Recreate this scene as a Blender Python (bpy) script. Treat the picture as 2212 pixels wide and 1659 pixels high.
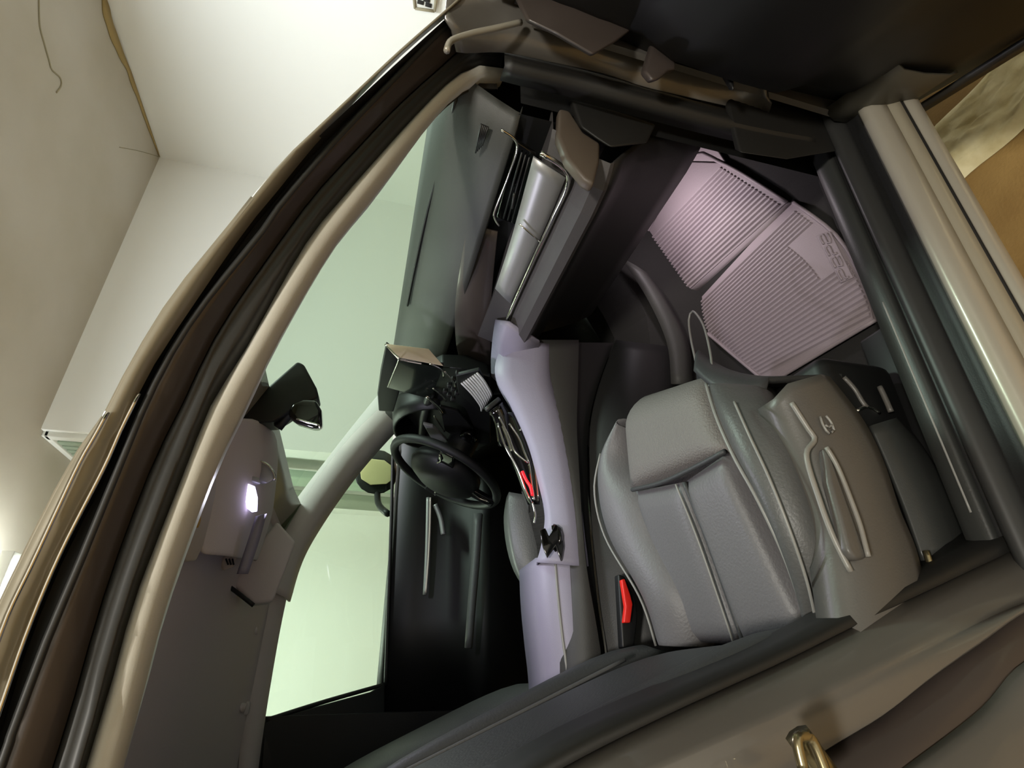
import bpy, bmesh, math, random
from mathutils import Vector, Matrix, noise

random.seed(7)
for o in list(bpy.data.objects):
    bpy.data.objects.remove(o)
scene = bpy.context.scene
COL = scene.collection

# ------------------------------------------------------------------ camera
# World: +X = front of the car, +Y = driver's side (away from camera), +Z = up.  Photo is rolled 90 degrees.
IW, IH, F = 2212.0, 1659.0, 1189.0
CAM = Vector((0, 0, 1.15))
AX = Vector((-31, -2160, F)).normalized()
AY = Vector((-371, 660, F)); AY = (AY - AX * AY.dot(AX)).normalized()
AZ = AX.cross(AY)
cam_data = bpy.data.cameras.new('camera')
cam = bpy.data.objects.new('camera', cam_data)
COL.objects.link(cam)
cam_data.sensor_fit = 'HORIZONTAL'
cam_data.sensor_width = 36.0
cam_data.lens = F / IW * 36.0
cam_data.clip_start = 0.01
cx = Vector((AX.x, AY.x, AZ.x)); cy = -Vector((AX.y, AY.y, AZ.y)); cz = -Vector((AX.z, AY.z, AZ.z))
cam.matrix_world = Matrix(((cx.x, cy.x, cz.x, CAM.x), (cx.y, cy.y, cz.y, CAM.y), (cx.z, cy.z, cz.z, CAM.z), (0, 0, 0, 1)))
scene.camera = cam

# ------------------------------------------------------------------ world and lights
world = bpy.data.worlds.new('world'); scene.world = world
world.use_nodes = True
world.node_tree.nodes['Background'].inputs[0].default_value = (0.9, 0.85, 0.7, 1)
world.node_tree.nodes['Background'].inputs[1].default_value = 0.05
vs = scene.view_settings
vs.view_transform = 'Standard'; vs.look = 'None'; vs.gamma = 1.0; vs.use_curve_mapping = False
vs.exposure = 0.0

def area(name, loc, target, size, power, color, sy=None):
    d = bpy.data.lights.new(name, 'AREA'); d.energy = power; d.color = color
    d.shape = 'RECTANGLE'; d.size = size; d.size_y = sy or size
    o = bpy.data.objects.new(name, d); COL.objects.link(o)
    o.location = loc
    o.rotation_euler = (Vector(target) - Vector(loc)).to_track_quat('-Z', 'Y').to_euler()
    return o
area('garage_lamp_light', (-0.45, -1.15, 2.66), (-0.3, -0.9, 0), 0.3, 66, (1.0, 0.96, 0.87), 0.3)
area('front_lamp_light', (1.7, 1.2, 2.70), (1.7, 1.2, 0), 0.9, 62, (0.90, 0.97, 1.0), 0.2)
area('passage_lamp_light', (-0.1, 3.0, 2.56), (-0.1, 3.1, 0), 1.2, 44, (0.95, 1.0, 0.98), 0.08)
area('passage_uplight', (-0.1, 3.0, 2.66), (-0.1, 3.0, 3.0), 1.2, 60, (0.95, 1.0, 0.98), 0.08)

# ------------------------------------------------------------------ helpers
def ray(px, py):
    d = Vector((px - IW / 2, py - IH / 2, F))
    return Vector((d.dot(AX), d.dot(AY), d.dot(AZ)))
def P(px, py, X=None, Y=None, Z=None):
    """point of the place seen at a photo pixel, on a plane of the car or garage"""
    r = ray(px, py)
    if X is not None: t = (X - CAM.x) / r.x
    elif Y is not None: t = (Y - CAM.y) / r.y
    else: t = (Z - CAM.z) / r.z
    return CAM + r * t
def lin(c):
    return tuple((v / 255 / 12.92) if v / 255 <= 0.04045 else ((v / 255 + 0.055) / 1.055) ** 2.4 for v in c) + (1,)
M = {}
def mat(name, rgb, rough=0.6, metal=0.0, bump=0.0, bscale=300, var=0.0, vscale=5, spec=0.5, rgb2=None, emit=None, estr=0, sheen=0, coat=0):
    m = bpy.data.materials.new(name); m.use_nodes = True
    nt = m.node_tree; b = nt.nodes['Principled BSDF']
    b.inputs['Base Color'].default_value = lin(rgb); b.inputs['Roughness'].default_value = rough
    b.inputs['Metallic'].default_value = metal; b.inputs['Specular IOR Level'].default_value = spec
    b.inputs['Coat Weight'].default_value = coat
    tc = nt.nodes.new('ShaderNodeTexCoord')
    if var > 0 or rgb2:
        n = nt.nodes.new('ShaderNodeTexNoise'); n.inputs['Scale'].default_value = vscale; n.inputs['Detail'].default_value = 6
        nt.links.new(tc.outputs['Object'], n.inputs['Vector'])
        r = nt.nodes.new('ShaderNodeValToRGB')
        r.color_ramp.elements[0].position = 0.35; r.color_ramp.elements[1].position = 0.7
        r.color_ramp.elements[0].color = lin(rgb)
        r.color_ramp.elements[1].color = lin(rgb2 or tuple(max(0, min(255, v * (1 + var))) for v in rgb))
        nt.links.new(n.outputs['Fac'], r.inputs['Fac']); nt.links.new(r.outputs['Color'], b.inputs['Base Color'])
    if bump > 0:
        n2 = nt.nodes.new('ShaderNodeTexNoise'); n2.inputs['Scale'].default_value = bscale; n2.inputs['Detail'].default_value = 3
        nt.links.new(tc.outputs['Object'], n2.inputs['Vector'])
        bp = nt.nodes.new('ShaderNodeBump'); bp.inputs['Strength'].default_value = bump; bp.inputs['Distance'].default_value = 0.002
        nt.links.new(n2.outputs['Fac'], bp.inputs['Height']); nt.links.new(bp.outputs['Normal'], b.inputs['Normal'])
    if emit:
        b.inputs['Emission Color'].default_value = lin(emit); b.inputs['Emission Strength'].default_value = estr
    M[name] = m
    return m
def glass(name, tint, refl=0.08):
    m = bpy.data.materials.new(name); m.use_nodes = True; nt = m.node_tree; nt.nodes.clear()
    out = nt.nodes.new('ShaderNodeOutputMaterial'); mix = nt.nodes.new('ShaderNodeMixShader')
    tr = nt.nodes.new('ShaderNodeBsdfTransparent'); gl = nt.nodes.new('ShaderNodeBsdfGlossy')
    tr.inputs[0].default_value = tint; gl.inputs['Roughness'].default_value = 0.02
    mix.inputs[0].default_value = refl
    nt.links.new(tr.outputs[0], mix.inputs[1]); nt.links.new(gl.outputs[0], mix.inputs[2]); nt.links.new(mix.outputs[0], out.inputs[0])
    M[name] = m

def tag(o, label, cat, group=None, kind=None):
    o['label'] = label; o['category'] = cat
    if group: o['group'] = group
    if kind: o['kind'] = kind
    return o
def thing(name, label, cat, loc=(0, 0, 0), group=None):
    o = bpy.data.objects.new(name, None); COL.objects.link(o); o.location = loc; o.empty_display_size = 0.05
    return tag(o, label, cat, group)
def wloc(o):
    v = Vector(o.location)
    while o.parent: o = o.parent; v += Vector(o.location)
    return v
def obj(name, verts, faces, material, parent=None, smooth=True, bevel=0, subsurf=0, solid=0, label=None, angle=None):
    vv = [Vector(v) for v in verts]
    lo = Vector([min(v[i] for v in vv) for i in range(3)]); hi = Vector([max(v[i] for v in vv) for i in range(3)])
    c = (lo + hi) / 2
    me = bpy.data.meshes.new(name)
    me.from_pydata([v - c for v in vv], [], faces); me.update()
    bm = bmesh.new(); bm.from_mesh(me); bmesh.ops.recalc_face_normals(bm, faces=bm.faces); bm.to_mesh(me); bm.free()
    if smooth: me.polygons.foreach_set('use_smooth', [True] * len(me.polygons))
    me.materials.append(M[material])
    o = bpy.data.objects.new(name, me); COL.objects.link(o)
    if parent: o.parent = parent; o.location = c - wloc(parent)
    else: o.location = c
    if solid:
        s = o.modifiers.new('solid', 'SOLIDIFY'); s.thickness = solid; s.offset = 0
    if bevel:
        b = o.modifiers.new('bevel', 'BEVEL'); b.width = bevel; b.segments = 3; b.limit_method = 'ANGLE'
    if subsurf:
        s = o.modifiers.new('sub', 'SUBSURF'); s.levels = subsurf; s.render_levels = subsurf
    if label: o['label'] = label
    return o
def smooth_path(pts, n):
    """Catmull-Rom resampled evenly by length, n points"""
    pts = [Vector(p) for p in pts]
    if len(pts) == 2: return [pts[0].lerp(pts[1], i / (n - 1)) for i in range(n)]
    dense = []
    for i in range(len(pts) - 1):
        p0 = pts[max(i - 1, 0)]; p1 = pts[i]; p2 = pts[i + 1]; p3 = pts[min(i + 2, len(pts) - 1)]
        for k in range(16):
            t = k / 16
            dense.append(0.5 * ((2 * p1) + (-p0 + p2) * t + (2 * p0 - 5 * p1 + 4 * p2 - p3) * t * t + (-p0 + 3 * p1 - 3 * p2 + p3) * t ** 3))
    dense.append(pts[-1])
    L = [0.0]
    for a, b in zip(dense, dense[1:]): L.append(L[-1] + (b - a).length)
    res = []; j = 0
    for i in range(n):
        s = L[-1] * i / (n - 1)
        while j < len(L) - 2 and L[j + 1] < s: j += 1
        d = L[j + 1] - L[j]
        res.append(dense[j].lerp(dense[j + 1], (s - L[j]) / d if d > 1e-9 else 0))
    return res
def grid(name, rows, material, parent=None, **k):
    n = len(rows[0]); v = [p for r in rows for p in r]
    f = [(i * n + j, i * n + j + 1, (i + 1) * n + j + 1, (i + 1) * n + j) for i in range(len(rows) - 1) for j in range(n - 1)]
    return obj(name, v, f, material, parent, **k)
def loft(name, rails, material, parent=None, n=40, **k):
    return grid(name, [smooth_path(r, n) for r in rails], material, parent, **k)
def tube_geo(path, r, seg=8, closed=False, taper=None):
    v = []; f = []; n = len(path); up = Vector((0.03, 0.12, 1)).normalized()
    for i, p in enumerate(path):
        a = path[(i - 1) % n] if closed or i > 0 else p; b = path[(i + 1) % n] if closed or i < n - 1 else p
        t = (b - a).normalized()
        s = t.cross(up)
        if s.length < 0.05: s = t.cross(Vector((1, 0, 0)))
        s.normalize(); u = s.cross(t)
        rr = r * (taper[i] if taper else 1)
        for k in range(seg):
            a_ = 2 * math.pi * k / seg
            v.append(p + (s * math.cos(a_) + u * math.sin(a_)) * rr)
    m = n if closed else n - 1
    for i in range(m):
        for k in range(seg):
            i2 = (i + 1) % n
            f.append((i * seg + k, i * seg + (k + 1) % seg, i2 * seg + (k + 1) % seg, i2 * seg + k))
    if not closed:
        f.append(tuple(range(seg))); f.append(tuple((n - 1) * seg + k for k in range(seg)))
    return v, f
def tube(name, pts, r, material, parent=None, n=24, seg=8, closed=False, **k):
    path = smooth_path(pts, n) if not closed else [Vector(p) for p in pts]
    v, f = tube_geo(path, r, seg, closed)
    return obj(name, v, f, material, parent, **k)
def box(name, c, s, material, parent=None, bevel=0.004, rot=None, **k):
    hx, hy, hz = s[0] / 2, s[1] / 2, s[2] / 2
    vv = [Vector((x, y, z)) for x in (-hx, hx) for y in (-hy, hy) for z in (-hz, hz)]
    if rot: vv = [rot @ v for v in vv]
    vv = [v + Vector(c) for v in vv]
    f = [(0, 1, 3, 2), (4, 6, 7, 5), (0, 4, 5, 1), (2, 3, 7, 6), (0, 2, 6, 4), (1, 5, 7, 3)]
    return obj(name, vv, f, material, parent, smooth=bevel > 0, bevel=bevel, **k)
def prism(name, poly, ext, material, parent=None, bevel=0.004, **k):
    n = len(poly); ext = Vector(ext); vv = [Vector(p) for p in poly] + [Vector(p) + ext for p in poly]
    f = [tuple(range(n)), tuple(range(2 * n - 1, n - 1, -1))] + [(i, (i + 1) % n, n + (i + 1) % n, n + i) for i in range(n)]
    return obj(name, vv, f, material, parent, smooth=bevel > 0, bevel=bevel, **k)
def pad(name, a, b, c, d, depth, puff, material, parent=None, nx=14, ny=14, pw=4, fn=None, **k):
    """upholstered pad on the quad a b c d (a-b across, a-d along), puffed along its normal and 'depth' thick"""
    a, b, c, d = map(Vector, (a, b, c, d)); nrm = (b - a).cross(d - a).normalized()
    if nrm.z < -0.2: nrm = -nrm
    top = []; bot = []
    for j in range(ny + 1):
        for i in range(nx + 1):
            u = i / nx; w = j / ny
            p = a.lerp(b, u).lerp(d.lerp(c, u), w)
            e = max(0, 1 - abs(2 * u - 1) ** pw) ** 0.5 * max(0, 1 - abs(2 * w - 1) ** pw) ** 0.5
            q = p + nrm * puff * e
            if fn: q = fn(u, w, q)
            top.append(q); bot.append(p - nrm * depth)
    N = nx + 1; K = N * (ny + 1); f = []
    for j in range(ny):
        for i in range(nx):
            f.append((j * N + i, j * N + i + 1, (j + 1) * N + i + 1, (j + 1) * N + i))
            f.append((K + j * N + i, K + (j + 1) * N + i, K + (j + 1) * N + i + 1, K + j * N + i + 1))
    for i in range(nx):
        f.append((i, K + i, K + i + 1, i + 1)); s = ny * N; f.append((s + i, s + i + 1, K + s + i + 1, K + s + i))
    for j in range(ny):
        f.append((j * N, (j + 1) * N, K + (j + 1) * N, K + j * N)); e = nx
        f.append((j * N + e, K + j * N + e, K + (j + 1) * N + e, (j + 1) * N + e))
    return obj(name, top + bot, f, material, parent, **k)
def lathe(name, prof, origin, axis, material, parent=None, seg=24, **k):
    axis = Vector(axis).normalized(); s = axis.orthogonal().normalized(); u = axis.cross(s); o = Vector(origin)
    v = []; f = []
    for (r, h) in prof:
        for i in range(seg):
            a = 2 * math.pi * i / seg
            v.append(o + axis * h + (s * math.cos(a) + u * math.sin(a)) * r)
    for j in range(len(prof) - 1):
        for i in range(seg):
            f.append((j * seg + i, j * seg + (i + 1) % seg, (j + 1) * seg + (i + 1) % seg, (j + 1) * seg + i))
    f.append(tuple(range(seg))); f.append(tuple((len(prof) - 1) * seg + i for i in range(seg)))
    return obj(name, v, f, material, parent, **k)
def struct(o):
    o['kind'] = 'structure'; return o

# ------------------------------------------------------------------ materials
mat('plaster_wall', (241, 242, 238), 0.55, bump=0.05, bscale=60, var=-0.05, vscale=2)
mat('plaster_ceiling', (186, 182, 172), 0.8, bump=0.1, bscale=40, rgb2=(172, 166, 150), vscale=1.3)
mat('stain', (158, 138, 92), 0.9, bump=0.2, bscale=60)
mat('crack', (150, 143, 120), 0.9)
mat('crust', (240, 230, 188), 0.85, bump=0.8, bscale=60, rgb2=(212, 198, 146), vscale=22)
mat('ground', (168, 136, 80), 0.8, bump=0.5, bscale=160, rgb2=(140, 108, 58), vscale=7)
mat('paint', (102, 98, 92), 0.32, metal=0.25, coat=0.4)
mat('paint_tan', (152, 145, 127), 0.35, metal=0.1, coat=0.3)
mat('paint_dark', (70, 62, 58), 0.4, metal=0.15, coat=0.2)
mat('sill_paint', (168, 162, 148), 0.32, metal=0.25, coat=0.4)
mat('end_cap', (84, 74, 64), 0.5)
mat('seat_ridge', (126, 123, 117), 0.4)
mat('pocket', (66, 64, 56), 0.5)
mat('rubber', (26, 25, 23), 0.55)
mat('rubber_grey', (46, 46, 45), 0.45)
mat('trim_cream', (206, 202, 190), 0.42, bump=0.1, bscale=500)
mat('headliner', (214, 205, 205), 0.85, bump=0.15, bscale=500)
mat('visor', (200, 188, 172), 0.8, bump=0.1, bscale=400)
mat('yellow', (196, 150, 40), 0.7)
mat('dash_pad', (66, 67, 64), 0.55, bump=0.15, bscale=600)
mat('dash_lower', (70, 67, 67), 0.55, bump=0.15, bscale=600)
mat('plastic_dark', (24, 24, 24), 0.5, bump=0.1, bscale=500)
mat('plastic_sill', (47, 48, 46), 0.42, bump=0.1, bscale=400)
mat('carpet', (34, 32, 31), 0.95, bump=0.5, bscale=700)
mat('black_gloss', (8, 8, 8), 0.12, coat=0.5)
mat('black_soft', (14, 14, 14), 0.5)
mat('silver', (168, 168, 168), 0.42, metal=0.5)
mat('pull_sheen', (222, 206, 200), 0.35, metal=0.2)  # bright reflection on the chrome pull put into a pale colour
mat('rim_black', (9, 9, 9), 0.6)
mat('chrome', (225, 222, 215), 0.12, metal=1.0)
mat('steel', (150, 140, 110), 0.25, metal=0.9)
mat('screen_edge', (244, 228, 208), 0.4, metal=0.0)
mat('screen_glass', (26, 30, 26), 0.15, coat=0.3)
mat('console', (140, 136, 154), 0.5, bump=0.15, bscale=500)  # grey tinted lavender and lightened to carry the reading lamp's light
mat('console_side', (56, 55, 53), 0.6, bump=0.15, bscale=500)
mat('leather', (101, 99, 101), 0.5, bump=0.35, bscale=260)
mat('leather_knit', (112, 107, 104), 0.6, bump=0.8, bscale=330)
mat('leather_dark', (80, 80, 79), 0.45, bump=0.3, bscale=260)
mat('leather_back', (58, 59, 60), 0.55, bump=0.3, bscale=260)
mat('driver_leather', (84, 84, 84), 0.5, bump=0.3, bscale=260)
mat('piping', (132, 131, 127), 0.4)
mat('seat_plastic', (82, 79, 75), 0.4, bump=0.1, bscale=400)
mat('mat_rubber', (146, 134, 138), 0.55, bump=0.3, bscale=500)
mat('red', (225, 40, 30), 0.4)
mat('red_light', (230, 30, 40), 0.3, emit=(255, 20, 30), estr=2.0)
mat('blue', (110, 125, 190), 0.6)
mat('mirror_yellow', (226, 214, 160), 0.3)
mat('lamp_lens', (235, 232, 255), 0.3, emit=(214, 205, 255), estr=3.5)
mat('tube_lens', (245, 250, 245), 0.3, emit=(240, 252, 248), estr=9)
mat('bulb_lens', (255, 240, 210), 0.3, emit=(255, 226, 170), estr=9)
mat('white_metal', (225, 226, 220), 0.4)
mat('pipe_green', (150, 166, 146), 0.5)
mat('board', (140, 146, 130), 0.7)
glass('windshield_glass', (0.56, 0.68, 0.56, 1), 0.05)
glass('door_glass', (0.62, 0.76, 0.62, 1), 0.04)

# ================================================================== GARAGE
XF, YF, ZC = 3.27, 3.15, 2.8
XJ, YB = 1.2, 4.45         # passage corner and its back wall
XR, YN = -3.6, -2.4
def plane(name, pts, m, **k): return struct(obj(name, pts, [tuple(range(len(pts)))], m, smooth=False, **k))
tag(plane('floor', [(XR, YN, 0), (XF, YN, 0), (XF, YB, 0), (XR, YB, 0)], 'ground'), 'brown dusty garage ground beside the sill', 'floor', kind='structure')
CE = plane('ceiling', [(XR, YN, ZC), (XF, YN, ZC), (XF, YB, ZC), (XR, YB, ZC)], 'plaster_ceiling')
tag(CE, 'stained beige plaster ceiling with cracks', 'ceiling', kind='structure')
tag(plane('wall_front', [(XF, YN, 0), (XF, YF, 0), (XF, YF, ZC), (XF, YN, ZC)], 'plaster_wall'), 'bright white plaster wall ahead of the car', 'wall', kind='structure')
tag(box('wall_far', ((XF + XJ) / 2, YF + 0.65, ZC / 2), (XF - XJ, 1.3, ZC), 'plaster_wall', bevel=0), 'off-white plaster wall meeting the front wall in a corner', 'wall', kind='structure')
tag(plane('wall_back', [(XR, YB, 0), (XJ, YB, 0), (XJ, YB, ZC), (XR, YB, ZC)], 'plaster_wall'), 'pale wall seen through the side window', 'wall', kind='structure')
tag(plane('wall_near', [(XR, YN, 0), (XF, YN, 0), (XF, YN, ZC), (XR, YN, ZC)], 'plaster_wall'), 'white garage wall opposite the open car door', 'wall', kind='structure')
tag(plane('wall_rear', [(XR, YN, 0), (XR, YB, 0), (XR, YB, ZC), (XR, YN, ZC)], 'plaster_wall'), 'white garage wall behind the car', 'wall', kind='structure')
# peeling plaster ridge along the ceiling joint, a wandering crack, small stains
pts = [P(x, y, Z=ZC - 0.004) for x, y in ((226, -40), (238, 40), (250, 75), (266, 120), (290, 180), (305, 225), (318, 265), (345, 338))]
sp = smooth_path(pts, 60); L = []; R = []
for i, p in enumerate(sp):
    w = (0.075 * (1 - i / 59) ** 1.3 + 0.006) * (0.75 + 0.5 * noise.noise(p * 9))
    L.append(Vector((min(p.x + 0.01, XF - 0.004), p.y, ZC - 0.006))); R.append(Vector((p.x - w, p.y, ZC - 0.004)))
grid('peeling_plaster', [L, R], 'stain', CE, solid=0.006)
tube('crack', [P(x, y, Z=ZC - 0.002) for x, y in ((84, 0), (86, 55), (96, 95), (106, 130), (112, 150), (130, 168), (132, 185), (122, 200))], 0.0035, 'crack', CE, n=40)
tube('crack', [P(x, y, Z=ZC - 0.001) for x, y in ((258, 318), (300, 326), (342, 338))], 0.002, 'crack', CE)
# socket plate on the front wall
t = thing('wall_socket', 'small white framed wall socket on the bright front wall', 'socket', P(917, 5, X=XF - 0.01))
def sock(px, py): return P(px, py, X=XF - 0.012)
q = [sock(892, -34), sock(945, -28), sock(939, 21), sock(897, 15)]
prism('plate', q, (-0.012, 0, 0), 'white_metal', t, bevel=0.003)
for a, b in ((0, 1), (1, 2), (2, 3), (3, 0)):
    tube('rim', [q[a] + Vector((-0.014, 0, 0)), q[b] + Vector((-0.014, 0, 0))], 0.008, 'crack', t, n=3)
for px, py in ((909, 2), (926, 8), (922, -3)):
    c = sock(px, py); box('slot', c + Vector((-0.014, 0, 0)), (0.008, 0.02, 0.035), 'black_soft', t, bevel=0.002)
# louvred vent strips on the passage jamb, pipe and leaning boards
t = thing('louvre_panel', 'pale blue-grey louvred panel high on the passage jamb above the car roof', 'louvre', (XJ - 0.015, 3.6, 2.4))
for k in range(9):
    box('slat', (XJ - 0.014, YF + 0.15 + 0.06 * k, 2.52), (0.012, 0.045, 0.5), 'pipe_green', t, bevel=0.004)
box('frame', (XJ - 0.014, YF + 0.05, 2.5), (0.03, 0.05, 0.58), 'white_metal', t)
box('frame', (XJ - 0.014, YF + 0.40, 2.785), (0.03, 0.75, 0.03), 'white_metal', t)
for k, (y, w, tilt) in enumerate(((YF + 0.22, 0.17, 0.05), (YF + 0.62, 0.2, 0.04))):
    r = Matrix.Rotation(tilt, 3, 'X')
    t = box('leaning_board', (XJ - 0.10, y, 1.1), (0.05, w, 2.2), 'pipe_green' if k == 0 else 'board', rot=r, bevel=0.01)
    tag(t, ('pale green board leaning on the passage wall beyond the windshield', 'darker olive board beside the pale green board')[k], 'board')
t = thing('tube_lamp', 'bright white tube lamp hanging beyond the car roof', 'lamp', (-0.1, 3.0, ZC))
box('housing', (-0.1, 3.0, 2.62), (1.3, 0.10, 0.05), 'white_metal', t); box('diffuser', (-0.1, 3.0, 2.585), (1.24, 0.09, 0.03), 'tube_lens', t)
for x in (-0.7, 0.2): tube('hanger', [(x, 3.0, 2.64), (x, 3.0, ZC)], 0.006, 'white_metal', t, n=3)
t = thing('ceiling_lamp', 'warm round lamp on the garage ceiling behind the open door', 'lamp', (-0.45, -1.15, ZC))
lathe('base', [(0.17, 0), (0.17, 0.03), (0.15, 0.04)], (-0.45, -1.15, ZC), (0, 0, -1), 'white_metal', t)
lathe('diffuser', [(0.15, 0.04), (0.15, 0.07), (0.11, 0.10), (0.02, 0.115)], (-0.45, -1.15, ZC), (0, 0, -1), 'bulb_lens', t)
t = thing('tube_lamp', 'tube lamp on the ceiling above the hood', 'lamp', (1.7, 1.2, ZC))
box('housing', (1.7, 1.2, ZC - 0.02), (1.0, 0.22, 0.04), 'white_metal', t); box('diffuser', (1.7, 1.2, ZC - 0.05), (0.92, 0.16, 0.03), 'tube_lens', t)
# crusty strip of broken concrete, colour raised to paint the lamplit band between shadows
rows = []
for j in range(26):
    r_ = []
    for i in range(60):
        x = 0.935 + 0.17 * j / 25; y = -0.5 + 1.3 * i / 59
        e = min(1, j / 3, (25 - j) / 3, i / 3, (59 - i) / 3)
        x2 = x + 0.02 * noise.noise(Vector((x * 3, y * 6, 1))) - 0.12 * (y - 0.45)
        r_.append(Vector((x2, y, 0.002 + e * (0.016 + 0.012 * noise.noise(Vector((x * 45, y * 45, 0))) + 0.006 * noise.noise(Vector((x * 120, y * 120, 3)))))))
    rows.append(r_)
tag(grid('concrete_strip', rows, 'crust'), 'crusty strip of rough concrete with painted pale lamplight on the brown ground', 'concrete')

# ================================================================== CAR BODY
car = thing('car', 'taupe painted car body with roof, pillars, sill and green-tinted windshield', 'car', (0.3, 1.2, 0.0))
def yb(y): return 0.42 + 0.16 * math.sin(math.pi / 2 * min(1.0, max(0, y) / 1400))
def prail(pix, off, ext=(-1.3,)):
    pts = [P(x, y, Y=yb(y) + off) for x, y in pix]
    d = (pts[-1] - pts[-2]).normalized()
    last = pts[-1]
    k = (ext[0] - last.x) / -1.0
    e = last + Vector((-k, 0.03, -0.0)); e.z = last.z + 0.01
    return pts + [last.lerp(e, 0.33), last.lerp(e, 0.66), e]
E0 = [(1010, -22), (989, 0), (850, 125), (700, 265), (600, 361), (487, 500), (373, 642), (285, 785), (228, 895), (155, 1000), (52, 1199), (0, 1310), (-60, 1450)]
E1 = [(1030, -22), (1005, 0), (878, 107), (765, 218), (680, 310), (600, 408), (525, 500), (411, 665), (332, 785), (275, 895), (218, 1025), (131, 1190), (60, 1357), (0, 1528), (-40, 1659)]
E2 = [(1062, -22), (1020, 10), (953, 66), (863, 158), (727, 300), (600, 449), (566, 500), (424, 677), (332, 832), (253, 1019), (171, 1218), (103, 1377), (24, 1588), (0, 1659)]
E3 = [(1075, 40), (1010, 90), (960, 135), (860, 225), (760, 330), (690, 405), (617, 500), (475, 706), (396, 864), (326, 1006), (238, 1238), (171, 1457), (111, 1659)]
E4 = [(1090, 110), (1020, 118), (960, 160), (885, 225), (790, 330), (720, 410), (640, 510), (494, 715), (421, 873), (361, 1006), (270, 1258), (199, 1496), (159, 1659)]
E5 = [(1080, 150), (1030, 145), (975, 175), (900, 250), (810, 350), (740, 430), (660, 530), (535, 753), (456, 880), (405, 1010), (338, 1179), (286, 1318), (238, 1496), (187, 1659)]
E6 = [(1082, 168), (1035, 165), (985, 193), (918, 258), (830, 362), (760, 450), (683, 555), (562, 756), (490, 880), (434, 1010), (369, 1179), (318, 1338), (274, 1508), (234, 1659)]
E7 = [(1068, 192), (1030, 190), (990, 205), (940, 248), (850, 370), (790, 450), (711, 548), (597, 745), (533, 880), (470, 1010), (405, 1179), (350, 1338), (305, 1508), (262, 1659)]
r0 = prail(E0, 0.0); r1 = prail(E1, 0.014); r2 = prail(E2, 0.020); r3 = prail(E3, 0.045); r4 = prail(E4, 0.055); r5 = prail(E5, 0.068); r6 = prail(E6, 0.076); r7 = prail(E7, 0.105)
N = 60
def mid(ra, rb, t, off): return [p.lerp(q, t) + Vector(off) for p, q in zip(smooth_path(ra, N), smooth_path(rb, N))]
def gl(name, rows, m, **k): return grid(name, [smooth_path(r, N) if len(r) != N else r for r in rows], m, car, **k)
gl('frame_backing', [mid(r0, r0, 0, (0, 0.012, 0.0)), mid(r1, r1, 0, (0, 0.03, 0)), mid(r3, r3, 0, (0, 0.025, 0)), mid(r5, r5, 0, (0, 0.022, 0)), mid(r6, r6, 0, (0, 0.02, 0))], 'rubber')
gl('roof_side_panel', [r0, mid(r0, r1, 0.5, (0, -0.004, 0.0)), r1], 'paint_tan', solid=0.003)
gl('door_gap', [mid(r1, r1, 0, (0, 0.012, 0.0)), mid(r1, r2, 0.5, (0, 0.02, 0)), mid(r2, r2, 0, (0, 0.012, 0))], 'rubber')
tube('frame_bead', r2, 0.0035, 'rubber_grey', car, n=70)
gl('pillar_frame', [mid(r2, r2, 0, (0, 0.0, 0)), mid(r2, r3, 0.35, (0, -0.004, 0)), mid(r2, r3, 0.7, (0, 0.0, 0)), r3], 'paint_dark', solid=0.002)
gl('weatherstrip', [mid(r3, r3, 0, (0, 0.004, 0)), mid(r3, r4, 0.6, (0, 0.0, 0)), mid(r3, r4, 1.0, (0, -0.002, 0)), mid(r4, r5, 0.35, (0, -0.012, -0.004)), mid(r4, r5, 0.7, (0, -0.008, 0)), mid(r4, r5, 1.0, (0, 0.006, 0))], 'rubber_grey', solid=0.002)
gl('pillar_trim', [r5, mid(r5, r6, 0.5, (0, -0.009, -0.002)), mid(r5, r6, 1.0, (0, -0.003, -0.004)), mid(r6, r7, 0.5, (0, 0.002, -0.004)), r7], 'trim_cream', solid=0.004)
tube('chrome_bead', [P(x, y, Y=yb(y) - 0.004) for x, y in ((232, 890), (205, 940), (171, 1000), (115, 1119), (67, 1222), (24, 1310), (0, 1370), (-40, 1480))], 0.0022, 'chrome', car)
tube('chrome_bead', [P(x, y, Y=yb(y) + 0.012) for x, y in ((300, 850), (262, 925), (224, 1010), (131, 1192), (60, 1359), (0, 1530), (-30, 1620))], 0.0022, 'chrome', car)
# roof skin
rr = smooth_path(r0, N); top = []
for k, (dy, dz) in enumerate(((0, 0), (0.02, 0.003), (0.08, 0.018), (0.25, 0.045), (0.64, 0.07))):
    top.append([Vector((p.x + (0.10 * (dy / 0.64) if p.x > 0 else 0), min(p.y + dy, 1.22) if k < 4 else 1.2, p.z + dz)) for p in rr])
far = [[Vector((p.x, 2.4 - p.y, p.z)) for p in row] for row in reversed(top[:-1])]
keep = [i for i in range(N) if rr[i].x < 0.5]
gl2 = [[row[i] for i in keep] for row in top + far]
grid('roof_panel', gl2, 'paint_tan', car, solid=0.004)
# rear closing panel and far roof rail
def arc_z(y, z0, crown): return z0 + crown * (1 - ((y - 1.2) / 0.58) ** 2)
# headliner
rows = []
for i in range(24):
    y = 0.655 + (1.765 - 0.655) * i / 23; s = (y - 1.2) / 0.56
    xf = 0.50 - 0.14 * s * s
    z = 1.435 - 0.075 * abs(s) ** 2.6
    rows.append([Vector((xf + (-1.3 - xf) * (j / 19), y, z - 0.02 * (1 - j / 19) * 0 )) for j in range(20)])
grid('headliner', rows, 'headliner', car, solid=0.006)
grid('header_trim', [[r[0] for r in rows], [r[0] + Vector((0.02, 0, -0.012)) for r in rows], [r[0] + Vector((0.035, 0, 0.01)) for r in rows]], 'headliner', car, solid=0.004)
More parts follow.
